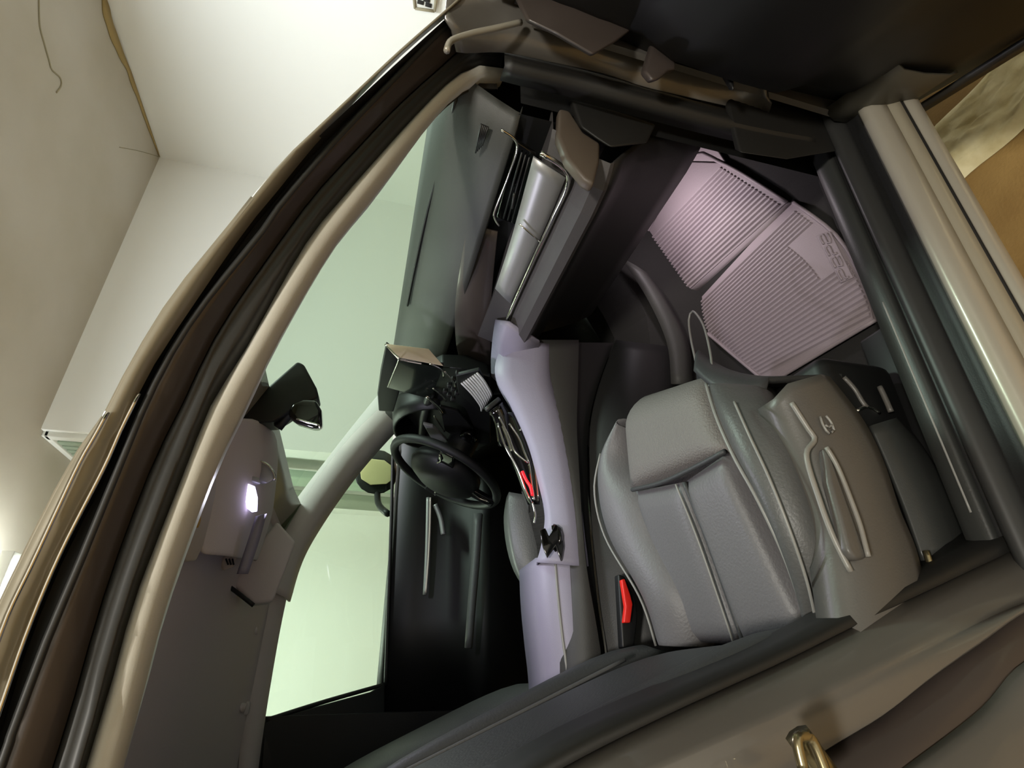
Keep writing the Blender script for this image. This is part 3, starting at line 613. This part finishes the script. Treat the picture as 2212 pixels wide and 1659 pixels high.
se = [P(x, y, Y=YC - 0.01) for x, y in ((1250, 735), (1248, 830), (1246, 920), (1252, 1030), (1258, 1130), (1268, 1230), (1285, 1330), (1300, 1430), (1310, 1600))]
sf = [P(x, y, Y=YC - 0.004) for x, y in ((1330, 735), (1295, 830), (1275, 920), (1274, 1030), (1278, 1130), (1288, 1230), (1300, 1330), (1315, 1430), (1325, 1600))]
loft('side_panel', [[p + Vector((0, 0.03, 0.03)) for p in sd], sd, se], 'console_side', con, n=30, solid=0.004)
loft('side_gap', [[p + Vector((0, 0.01, 0)) for p in se], [p + Vector((0, 0.012, 0)) for p in sf]], 'black_soft', con, n=30)
sg = [Vector((p.x, YC - 0.012, 0.40)) for p in smooth_path(sf, 30)]
loft('lower_side', [sf, sg], 'plastic_dark', con, n=30, solid=0.004)
# body under the top rail, dark cup well
lb = [Vector((0.70, 1.05, 0.84)), Vector((0.58, 1.05, 0.80)), Vector((0.4, 1.05, 0.74)), Vector((0.2, 1.05, 0.71)), Vector((-0.4, 1.05, 0.72))]
loft('console_bed', [[v + Vector((0, 0.0, -0.1)) for v in lb], lb, [v + Vector((0, 0.28, 0)) for v in lb], [v + Vector((0, 0.28, -0.45)) for v in lb]], 'black_gloss', con, n=20, solid=0.004)
# armrest
aa = [P(x, y, Y=1.10) for x, y in ((1160, 1205), (1165, 1290), (1175, 1380), (1186, 1470), (1195, 1620))]
ab = [P(x, y, Y=1.055) for x, y in ((1222, 1205), (1230, 1290), (1240, 1380), (1248, 1440), (1256, 1600))]
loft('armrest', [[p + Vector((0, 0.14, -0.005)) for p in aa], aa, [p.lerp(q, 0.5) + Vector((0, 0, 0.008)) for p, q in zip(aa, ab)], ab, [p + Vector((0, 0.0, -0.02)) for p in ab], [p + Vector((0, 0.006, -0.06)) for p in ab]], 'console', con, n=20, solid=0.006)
tube('armrest_piping', [p + Vector((0, 0, 0.003)) for p in [a.lerp(b, 0.18) for a, b in zip(aa, ab)]], 0.0022, 'piping', con)
tube('armrest_piping', [p + Vector((0, -0.002, 0.006)) for p in [a.lerp(b, 0.72) for a, b in zip(aa, ab)]], 0.003, 'piping', con)
lathe('cup_well', [(0.028, 0), (0.030, 0.006), (0.026, 0.008)], P(1196, 1165, Y=1.06), (0, -0.35, 1), 'black_gloss', con)
prism('well_notch', [P(x, y, Y=1.035) for x, y in ((1166, 1145), (1178, 1140), (1186, 1158), (1200, 1132), (1212, 1140), (1218, 1180), (1212, 1212), (1200, 1180), (1182, 1205), (1172, 1180))], (0, 0.012, -0.004), 'black_gloss', con, bevel=0.002)
# shifter plate with chrome strips and red light
gs = thing('gear_selector', 'black and chrome gear selector plate with a glowing red line', 'gear lever', P(1120, 1000, Y=1.10))
g1 = [P(x, y, Y=1.13) for x, y in ((1070, 895), (1090, 950), (1110, 1000), (1128, 1050), (1142, 1090))]
g2 = [P(x, y, Y=1.085) for x, y in ((1110, 890), (1135, 950), (1150, 1000), (1162, 1050), (1165, 1090))]
loft('plate', [[p + Vector((0, 0.06, -0.02)) for p in g1], g1, [p.lerp(q, 0.5) + Vector((0, 0, 0.006)) for p, q in zip(g1, g2)], g2], 'black_gloss', gs, n=16, solid=0.004)
for k, c in enumerate((((1075, 915), (1092, 965), (1118, 1012), (1136, 1060), (1148, 1085)), ((1078, 900), (1098, 940), (1112, 975), (1140, 1000)), ((1100, 915), (1120, 945), (1132, 975), (1143, 1000)), ((1085, 920), (1095, 945), (1105, 975)),
                       ((1143, 1000), (1148, 1035), (1154, 1080)), ((1150, 985), (1158, 1030), (1163, 1075)), ((1120, 905), (1126, 925), (1122, 930)), ((1150, 1085), (1156, 1110), (1154, 1130)))):
    tube('chrome_strip', [P(x, y, Y=1.082) for x, y in c], 0.0022, 'chrome', gs, n=16)
tube('red_light', [P(x, y, Y=1.078) for x, y in ((1128, 1018), (1136, 1036), (1146, 1052), (1150, 1070))], 0.0032, 'red_light', gs, n=12)
tube('selector_grip', [P(1070, 880, Y=1.10), P(1085, 905, Y=1.11), P(1095, 960, Y=1.14)], 0.02, 'black_gloss', gs, n=10)
tube('grip_slot', [P(1050, 885, Y=1.09), P(1078, 862, Y=1.09)], 0.006, 'plastic_sill', gs, n=5)

# ================================================================== OVERHEAD
mir = thing('rearview_mirror', 'black interior mirror on a wedge-shaped sensor housing at the windshield', 'mirror', P(640, 860, Y=1.2))
wp = [(508, 905), (575, 838), (642, 780), (656, 786), (684, 838), (688, 858), (664, 868), (640, 880), (618, 895), (590, 912), (520, 914)]
prism('sensor_housing', [P(x, y, Y=1.13) for x, y in wp], (0.02, 0.09, 0.0), 'black_soft', mir, bevel=0.006)
mp = [(632, 872), (655, 862), (682, 864), (694, 885), (695, 922), (680, 926), (640, 914), (624, 903), (622, 888)]
prism('mirror_body', [P(x, y, Y=1.10) for x, y in mp], (0.015, 0.05, 0.0), 'black_gloss', mir, bevel=0.008)
tube('mirror_edge', [P(x, y, Y=1.096) for x, y in ((640, 905), (665, 912), (688, 918), (692, 925))], 0.002, 'chrome', mir, n=8)
tube('stalk', [P(600, 925, Y=1.16), P(625, 895, Y=1.15), P(650, 880, Y=1.14)], 0.010, 'plastic_dark', mir, n=8)
oh = thing('overhead_console', 'taupe overhead console bulging from the roof with a lit reading lamp', 'overhead console', P(540, 1050, Y=1.2))
def ovp(pix, y): return [P(a, b, Y=y) for a, b in pix]
o1 = ovp(((495, 905), (460, 960), (440, 1040), (430, 1120), (430, 1200)), 1.02)
o2 = ovp(((545, 900), (520, 960), (505, 1040), (500, 1120), (490, 1200)), 1.10)
o3 = ovp(((585, 920), (588, 965), (572, 1050), (556, 1120), (530, 1210)), 1.20)
o4 = ovp(((598, 950), (602, 1000), (597, 1070), (590, 1120), (560, 1210)), 1.36)
o5 = ovp(((590, 955), (590, 1000), (585, 1070), (575, 1120), (545, 1215)), 1.5)
loft('shell', [o1, o2, o3, o4, o5], 'headliner', oh, n=24, solid=0.006, subsurf=1)
lp = ovp(((531, 1042), (552, 1050), (558, 1075), (557, 1106), (545, 1096), (531, 1084)), 1.14)
prism('reading_lamp', lp, (0, 0.01, 0.012), 'lamp_lens', oh, bevel=0.002, label='lit cool white reading lamp lens')
lp2 = ovp(((550, 992), (575, 1000), (592, 1022), (594, 1038), (575, 1046), (562, 1038), (568, 1012)), 1.18)
prism('lamp_glint', lp2, (0, 0.01, 0.01), 'silver', oh, bevel=0.004)  # silver crescent shaped as the lamp's bright reflection on the console
tube('glint_rim', ovp(((553, 993), (578, 1004), (592, 1024), (593, 1038)), 1.175), 0.0025, 'chrome', oh, n=12)
prism('switch', ovp(((536, 1026), (560, 1031), (565, 1046), (540, 1038)), 1.15), (0, 0.01, 0.01), 'silver', oh, bevel=0.002)
loft('switch_bar', [ovp(((556, 1115), (538, 1170), (515, 1240)), 1.13), ovp(((572, 1110), (556, 1170), (532, 1240)), 1.14)], 'console', oh, n=10, solid=0.012)
area_l = area('reading_lamp_light', P(545, 1078, Y=1.125) + Vector((-0.01, -0.02, -0.02)), (0.35, 0.95, 0.5), 0.05, 2.1, (0.86, 0.84, 1.0))
# visors
vz = thing('sun_visor', 'pale folded sun visor with a yellow stain under the roof lining', 'sun visor', P(430, 1120, Z=1.40))
vp = [(420, 1000), (452, 985), (470, 1010), (468, 1060), (455, 1120), (440, 1180), (425, 1212), (405, 1215), (388, 1200)]
prism('flap', [P(x, y, Z=1.388) for x, y in vp] + [Vector((0.30, 0.72, 1.37)), Vector((0.45, 0.75, 1.372))], (0, 0, 0.012), 'visor', vz, bevel=0.005)
c = P(428, 1126, Z=1.386); lathe('stain_spot', [(0.010, 0), (0.010, 0.001), (0.007, 0.0015)], c, (0, 0, -1), 'yellow', vz, seg=9)
vd = thing('sun_visor', 'dark taupe sun visor on the driver side with an embossed tag', 'sun visor', P(540, 1230, Z=1.40))
dp = [(545, 1190), (600, 1125), (640, 1170), (625, 1210), (590, 1300), (548, 1305), (505, 1262)]
prism('flap', [P(x, y, Y=1.5) for x, y in dp], (0, 0.05, 0.012), 'headliner', vd, bevel=0.008)
prism('tag', [P(x, y, Y=1.35) for x, y in ((480, 1215), (492, 1190), (515, 1195), (505, 1225), (485, 1232))], (0, 0.006, 0.006), 'visor', vd, bevel=0.002)
for k in range(3):
    tube('tag_mark', [P(488 + 7 * k, 1207 + 0 * k, Y=1.347), P(493 + 6 * k, 1220, Y=1.347)], 0.0018, 'black_soft', vd, n=3)
tube('visor_slot', [P(492, 1265, Y=1.47), P(515, 1282, Y=1.47), P(548, 1308, Y=1.47)], 0.005, 'black_soft', vd, n=8)
gh = thing('grab_handle', 'taupe roof grab handle above the far front window', 'handle', P(520, 1440, Y=1.72))
tube('bar', [P(x, y, Y=1.69) for x, y in ((556, 1362), (530, 1372), (518, 1400), (508, 1450), (500, 1500), (505, 1522), (530, 1530))], 0.010, 'headliner', gh, n=24)
for x, y in ((556, 1362), (530, 1530)): box('mount', P(x, y, Y=1.72), (0.03, 0.02, 0.02), 'headliner', gh, bevel=0.005)
# exterior mirror of the far door
wm = thing('wing_mirror', 'far wing mirror with black housing and pale yellow glass', 'mirror', P(812, 1030, Y=2.08))
ell = lambda cx_, cy_, a, b, y: [P(cx_ + a * math.cos(k * math.pi / 8), cy_ + b * math.sin(k * math.pi / 8), Y=y) for k in range(16)]
prism('housing', ell(812, 1030, 46, 40, 2.10), (0.06, 0.05, 0), 'black_soft', wm, bevel=0.01)
prism('mirror_glass', [P(x, y, Y=2.085) for x, y in ((776, 1000), (800, 992), (830, 995), (850, 1010), (850, 1035), (835, 1046), (800, 1048), (780, 1035))], (0.005, 0.006, 0), 'mirror_yellow', wm, bevel=0.003)
tube('foot', [P(815, 1060, Y=2.12), P(818, 1090, Y=2.06), P(838, 1110, Y=1.98)], 0.012, 'black_soft', wm, n=8)

# ================================================================== FLOOR MAT
fm = thing('floor_mat', 'pinkish grey ribbed rubber floor mat in the passenger footwell', 'floor mat', (0.8, 0.8, 0.32))
ZF = 0.322
m_a = P(1712, 436, Z=ZF); m_b = P(1893, 690, Z=ZF); m_c = P(1660, 830, Z=ZF); m_d = P(1470, 672, Z=ZF)
m_edge = smooth_path([P(x, y, Z=ZF) for x, y in ((1712, 436), (1798, 500), (1845, 563), (1884, 645), (1893, 690))], 30)
TS = 0.5
def toe(px, py):
    r = ray(px, py); x0 = 0.90
    t_ = (CAM.z - ZF + x0 * TS) / (-r.z + r.x * TS)
    return CAM + r * t_
t_a = toe(1700, 437); t_b = toe(1450, 660); t_c = toe(1385, 530); t_d = toe(1482, 350); t_e = toe(1558, 352)
def along(path, s):
    f = max(0, min(1, s)) * (len(path) - 1); i = min(int(f), len(path) - 2)
    return path[i].lerp(path[i + 1], f - i)
def ribs(near, far_, n, lift, gap=None):
    """each rib runs from the near edge to the far edge"""
    for k in range(n):
        s = (k + 0.5) / n
        p = along(near, s); q = along(far_, s); wp_ = (along(near, s + 0.5 / n) - along(near, s - 0.5 / n)) * 0.36; wq = (along(far_, s + 0.5 / n) - along(far_, s - 0.5 / n)) * 0.36
        up = Vector((0, 0, lift)); p0 = p.lerp(q, 0.03); q0 = p.lerp(q, 0.97)
        if gap and gap[0] < s < gap[1]: p0 = p.lerp(q, gap[2])
        vv = [p0 - wp_, p0 + wp_, q0 + wq, q0 - wq, p0 - wp_ * 0.45 + up, p0 + wp_ * 0.45 + up, q0 + wq * 0.45 + up, q0 - wq * 0.45 + up]
        obj('rib', vv, [(4, 5, 6, 7), (0, 1, 5, 4), (1, 2, 6, 5), (2, 3, 7, 6), (3, 0, 4, 7)], 'mat_rubber', fm, smooth=False)
dz = Vector((0, 0, -0.005))
grid('fold', [[t_a + Vector((0, 0, -0.002)), t_b + Vector((0, 0, -0.002))], [t_a.lerp(m_a, 0.5) + Vector((0, 0, -0.004)), t_b.lerp(m_d, 0.5) + Vector((0, 0, -0.004))], [m_a + Vector((0, 0, -0.002)), m_d + Vector((0, 0, -0.002))]], 'mat_rubber', fm, solid=0.003)
prism('heel_pad', m_edge[::3] + [m_b, m_c, m_d], dz, 'mat_rubber', fm, bevel=0.002)
tn = Vector((-TS, 0, 1)).normalized()
prism('lit_toe_carpet', [toe(x, y) - tn * 0.002 for x, y in ((1565, 350), (1535, 305), (1450, 292), (1400, 370), (1368, 450), (1352, 545), (1385, 560), (1400, 470), (1482, 348))], -tn * 0.006, 'mat_rubber', fm, bevel=0.002)  # toe carpet under pink lamplight, put in as a mat-coloured sheet
prism('toe_pad', [t_a, t_b, t_c, t_d, t_e], -tn * 0.006, 'mat_rubber', fm, bevel=0.002)
ribs([along(m_edge, 0.07 + 0.91 * i / 29) for i in range(30)], [m_d.lerp(m_c, 0.08 + 0.84 * i / 29) for i in range(30)], 28, 0.0045, (0.22, 0.62, 0.20))
ta_ = t_e.lerp(t_a, 0.03)
ribs([ta_, t_a.lerp(t_e, 0.02)], [t_c.lerp(t_b, 0.03), t_b.lerp(t_c, 0.02)], 17, 0.005)
tube('edge_bead', [t_a, t_e, t_d, t_c], 0.004, 'mat_rubber', fm, n=24)
tube('edge_bead', m_edge[::5] + [m_b], 0.004, 'mat_rubber', fm, n=10)
tube('edge_bead', [m_b, m_b.lerp(m_c, 0.5), m_c], 0.004, 'mat_rubber', fm, n=10)
tube('edge_bead', [m_c, m_c.lerp(m_d, 0.5), m_d], 0.004, 'mat_rubber', fm, n=10)
# embossed badge with worn raised strokes
bq = [P(x, y, Z=ZF + 0.004) for x, y in ((1765, 510), (1795, 500), (1845, 600), (1818, 612))]
prism('badge', bq, (0, 0, 0.003), 'mat_rubber', fm, bevel=0.001)
for k in range(4):
    s0 = (k + 0.15) / 4.0; s1 = (k + 0.85) / 4.0
    a = bq[0].lerp(bq[3], s0).lerp(bq[1].lerp(bq[2], s0), 0.25); b = bq[0].lerp(bq[3], s0).lerp(bq[1].lerp(bq[2], s0), 0.8)
    c = bq[0].lerp(bq[3], s1).lerp(bq[1].lerp(bq[2], s1), 0.25); d = bq[0].lerp(bq[3], s1).lerp(bq[1].lerp(bq[2], s1), 0.8)
    up = Vector((0, 0, 0.004))
    tube('badge_mark', [c + up, a + up, a.lerp(b, 0.5) + up, c.lerp(d, 0.5) + up, d + up, b + up][:6 if k % 2 == 0 else 5], 0.0022, 'mat_rubber', fm, n=12, seg=5)
# footwell lamp under the dash
FLX = 1.0
fl = thing('footwell_lamp', 'small courtesy lamp under the dashboard above the floor mat', 'lamp', (FLX, 0.86, 0.615))
box('lens', (FLX, 0.86, 0.606), (0.05, 0.03, 0.012), 'lamp_lens', fl, bevel=0.002)
area('footwell_lamp_light', (FLX, 0.86, 0.596), (1.0, 0.86, 0.3), 0.05, 0.85, (1.0, 0.88, 0.93))

# ================================================================== PASSENGER SEAT
st = thing('passenger_seat', 'grey leather front passenger seat with piped bolsters', 'car seat', (0.27, 0.75, 0.31))
def S(px, py, z): return P(px, py, Z=z)
zc = lambda x: 0.60 + 0.2 * max(0, min(0.32, x))
# centre panels
pad('cushion_panel', S(1562, 985, 0.662), S(1482, 1040, 0.662), S(1612, 1392, 0.604), S(1752, 1378, 0.604), 0.12, 0.012, 'leather', st, pw=6)
pad('cushion_panel', S(1474, 1042, 0.662), S(1372, 1062, 0.662), S(1485, 1385, 0.604), S(1604, 1394, 0.604), 0.12, 0.012, 'leather', st, pw=6)
tube('crease_shade', [S(1566, 975, 0.672), S(1500, 1010, 0.675), S(1430, 1042, 0.675), S(1366, 1058, 0.672)], 0.004, 'leather_back', st, n=16)  # dark tube added as the shade between thigh support and panels
s1 = [S(1478, 1042, 0.666), S(1530, 1170, 0.645), S(1608, 1392, 0.608)]
tube('seam', s1, 0.004, 'leather_back', st)
tube('piping', [p + Vector((0, 0.012, 0.008)) for p in s1], 0.0018, 'piping', st)
# thigh support in front
def fall(u, w, q): return q - Vector((0, 0, 0.05 * max(0, w - 0.55) ** 2 / 0.2))
pad('thigh_support', S(1568, 972, 0.668), S(1362, 1052, 0.668), S(1345, 850, 0.655), S(1500, 795, 0.655), 0.16, 0.014, 'leather_knit', st, pw=5, fn=fall)
# far bolster
fb1 = [S(1420, 1395, 0.63), S(1385, 1290, 0.65), S(1310, 1160, 0.68), S(1287, 1060, 0.695), S(1300, 980, 0.69), S(1345, 900, 0.67)]
fb2 = [S(1492, 1400, 0.62), S(1462, 1290, 0.64), S(1400, 1160, 0.66), S(1366, 1070, 0.672), S(1335, 1000, 0.675), S(1350, 925, 0.66)]
fbm = [p.lerp(q, 0.45) + Vector((0, 0, 0.022)) for p, q in zip(fb1, fb2)]
loft('bolster', [[p + Vector((0, 0.02, -0.22)) for p in fb1], [p + Vector((0, 0.012, -0.04)) for p in fb1], fb1, fbm, [p + Vector((0, 0, 0.004)) for p in fb2], [p + Vector((0, -0.01, -0.05)) for p in fb2]], 'leather', st, n=26, solid=0.004, subsurf=1)
tube('piping', [p + Vector((0, 0.0, 0.003)) for p in fb1[:5]], 0.0022, 'piping', st)
# near bolster with piping, side skirt
nb1 = [S(1755, 1382, 0.615), S(1735, 1300, 0.63), S(1695, 1190, 0.655), S(1640, 1075, 0.675), S(1590, 985, 0.685), S(1552, 900, 0.68), S(1530, 830, 0.66)]
nb2 = [S(1822, 1340, 0.60), S(1800, 1230, 0.63), S(1770, 1130, 0.645), S(1735, 1020, 0.65), S(1700, 930, 0.65), S(1672, 870, 0.64), S(1655, 835, 0.61)]
nbm = [p.lerp(q, 0.5) + Vector((0, 0, 0.028)) for p, q in zip(nb1, nb2)]
nbq = [p.lerp(q, 0.8) + Vector((0, 0, 0.016)) for p, q in zip(nb1, nb2)]
loft('bolster', [[p + Vector((0, 0.012, -0.05)) for p in nb1], nb1, [p.lerp(q, 0.25) + Vector((0, 0, 0.02)) for p, q in zip(nb1, nb2)], nbm, nbq, nb2, [p + Vector((0, 0.03, -0.04)) for p in nb2]], 'leather_dark', st, n=30, solid=0.004, subsurf=1)
tube('piping', [p + Vector((0, 0, 0.004)) for p in nb1], 0.0025, 'piping', st, n=40)
tube('piping', [nbm[i] + Vector((0, -0.018, 0.002)) for i in range(6)], 0.0018, 'piping', st, n=40)
# front skirt and piping loop dropping toward the mat
tube('skirt_piping', [S(1532, 835, 0.655), S(1538, 800, 0.62), S(1532, 750, 0.585), S(1518, 700, 0.555), S(1497, 672, 0.54), S(1488, 690, 0.54), S(1492, 730, 0.55), S(1505, 790, 0.58)], 0.0022, 'piping', st, n=40)
loft('front_skirt', [[S(1500, 795, 0.65), S(1540, 830, 0.655), S(1600, 845, 0.635), S(1655, 838, 0.61)], [S(1505, 760, 0.60), S(1545, 790, 0.60), S(1605, 815, 0.59), S(1660, 822, 0.57)], [Vector((0.47, 0.92, 0.48)), Vector((0.47, 0.80, 0.48)), Vector((0.44, 0.68, 0.48)), Vector((0.40, 0.56, 0.48))]], 'leather_back', st, n=14, solid=0.01)
# side cover and lever
k1 = [P(x, y, Y=0.505) for x, y in ((1672, 862), (1692, 905), (1740, 1025), (1782, 1150), (1812, 1330), (1815, 1400))]
k2 = [P(x, y, Y=0.490) for x, y in ((1700, 830), (1748, 915), (1775, 1000), (1812, 1120), (1850, 1280), (1860, 1400))]
k3 = [P(x, y, Y=0.490) for x, y in ((1770, 810), (1835, 900), (1885, 990), (1925, 1100), (1965, 1200), (1990, 1330))]
k4 = [P(x, y, Y=0.515) for x, y in ((1790, 815), (1860, 905), (1905, 995), (1940, 1100), (1978, 1195), (2005, 1330))]
loft('side_cover', [[p + Vector((0, 0.03, 0)) for p in k1], k1, k2, k3, k4, [p + Vector((0, 0.06, -0.01)) for p in k4]], 'seat_plastic', st, n=26, solid=0.004)
tube('cover_ridge', [P(x, y, Y=0.486) for x, y in ((1710, 870), (1745, 925), (1760, 950), (1742, 985), (1770, 1080), (1800, 1160), (1838, 1235))], 0.0032, 'seat_ridge', st, n=36)
lv = [P(x, y, Y=0.474) for x, y in ((1782, 962), (1800, 990), (1825, 1060), (1850, 1130), (1866, 1175), (1878, 1205), (1850, 1210), (1832, 1190), (1815, 1120), (1792, 1040))]
prism('recline_lever', lv, (0, 0.014, 0.0), 'seat_plastic', st, bevel=0.005, label='curved plastic recline lever')
tube('lever_edge', [P(x, y, Y=0.472) for x, y in ((1785, 966), (1810, 1010), (1840, 1085), (1858, 1135), (1866, 1165), (1876, 1203)) ], 0.0028, 'seat_ridge', st, n=24)
for c in (((1772, 900), (1778, 918), (1790, 936), (1800, 930)), ((1784, 898), (1795, 912), (1802, 930)), ((1782, 918), (1790, 922), (1797, 918))):
    tube('emblem', [P(x, y, Y=0.485) for x, y in c], 0.0016, 'piping', st, n=8)
# rear end bits
prism('hinge_cover', [P(x, y, Y=0.49) for x, y in ((1850, 1210), (1880, 1205), (1905, 1300), (1915, 1310), (1880, 1315), (1860, 1280))], (0, 0.012, 0), 'seat_plastic', st, bevel=0.004)
# backrest
q = [Vector((0.035, 0.54, 0.60)), Vector((0.035, 0.96, 0.60)), Vector((-0.20, 0.94, 1.22)), Vector((-0.20, 0.56, 1.22))]
pad('backrest', q[0], q[1], q[2], q[3], 0.12, 0.045, 'leather_back', st, nx=20, ny=24)
pad('back_bolster', Vector((0.035, 0.535, 0.63)), Vector((0.045, 0.60, 0.60)), Vector((-0.17, 0.64, 1.16)), Vector((-0.19, 0.57, 1.16)), 0.13, 0.05, 'leather_back', st)
pad('back_bolster', Vector((0.045, 0.93, 0.60)), Vector((0.045, 1.01, 0.62)), Vector((-0.19, 0.98, 1.16)), Vector((-0.17, 0.90, 1.16)), 0.13, 0.05, 'leather_back', st)
for yy in (0.64, 0.895):
    tube('seam', [Vector((0.035 - 0.235 * k / 6 + 0.040, yy + 0.01 * (1 if yy < 0.7 else -1) * k / 6, 0.62 + 0.60 * k / 6)) for k in range(1, 7)], 0.003, 'driver_leather', st, n=20)
pad('headrest', Vector((-0.19, 0.62, 1.24)), Vector((-0.19, 0.88, 1.24)), Vector((-0.22, 0.86, 1.38)), Vector((-0.22, 0.64, 1.38)), 0.08, 0.03, 'leather_back', st)
# seat rail and under-seat frame
box('rail', (0.2, 0.58, 0.34), (0.62, 0.05, 0.05), 'black_soft', st, bevel=0.006)
box('rail', (0.2, 0.93, 0.34), (0.62, 0.05, 0.05), 'black_soft', st, bevel=0.006)
box('seat_frame', (0.22, 0.76, 0.44), (0.44, 0.40, 0.14), 'black_soft', st, bevel=0.02)
tube('rail_handle', [P(x, y, Y=0.56) for x, y in ((1850, 888), (1868, 880), (1885, 884), (1900, 894))], 0.003, 'chrome', st, n=10)
tube('rail_wire', [P(x, y, Y=0.56) for x, y in ((1822, 815), (1845, 840), (1862, 868), (1872, 880))], 0.004, 'seat_plastic', st, n=10)
tube('rail_wire', [P(x, y, Y=0.55) for x, y in ((1900, 835), (1912, 860), (1925, 890))], 0.004, 'seat_plastic', st, n=10)
loft('lower_cover', [[P(x, y, Y=0.53) for x, y in ((1880, 920), (1915, 1000), (1955, 1100), (1995, 1215))], [P(x, y, Y=0.55) for x, y in ((1930, 905), (1985, 970), (2050, 1070), (2090, 1175))], [P(x, y, Y=0.60) for x, y in ((1940, 900), (2000, 965), (2065, 1065), (2100, 1170))]], 'plastic_sill', st, n=14, solid=0.006)
tube('cover_clip', [P(2000, 1190, Y=0.52), P(2012, 1225, Y=0.52), P(2022, 1250, Y=0.52)], 0.004, 'steel', st, n=6)
bk = thing('belt_buckle', 'seat belt buckle with a bright red release button beside the console', 'buckle', P(1355, 1300, Y=0.985))
prism('button', [P(x, y, Y=0.985) for x, y in ((1343, 1252), (1350, 1250), (1362, 1285), (1367, 1305), (1362, 1345), (1348, 1345), (1352, 1310))], (0, 0.012, 0), 'red', bk, bevel=0.002, label='bright red release button')
prism('case', [P(x, y, Y=0.995) for x, y in ((1336, 1240), (1350, 1245), (1372, 1290), (1378, 1330), (1370, 1400), (1345, 1400))], (0, 0.02, 0), 'black_soft', bk, bevel=0.003)
bt = prism('blue_tag', [P(x, y, Y=0.60) for x, y in ((1768, 815), (1782, 806), (1805, 838), (1785, 828))], (0.0, 0.004, 0), 'blue', bevel=0.001)
tag(bt, 'small blue paper tag under the front of the passenger seat', 'tag')
# tunnel trim between footwell and console
tt = loft('tunnel_trim', [[P(x, y, Y=1.03) for x, y in ((1340, 555), (1395, 640), (1440, 740), (1450, 830))], [P(x, y, Y=1.015) for x, y in ((1375, 575), (1420, 640), (1462, 720), (1470, 830))], [P(x, y, Y=1.02) for x, y in ((1395, 590), (1440, 650), (1485, 740), (1495, 830))]], 'console_side', con, n=14, solid=0.006)
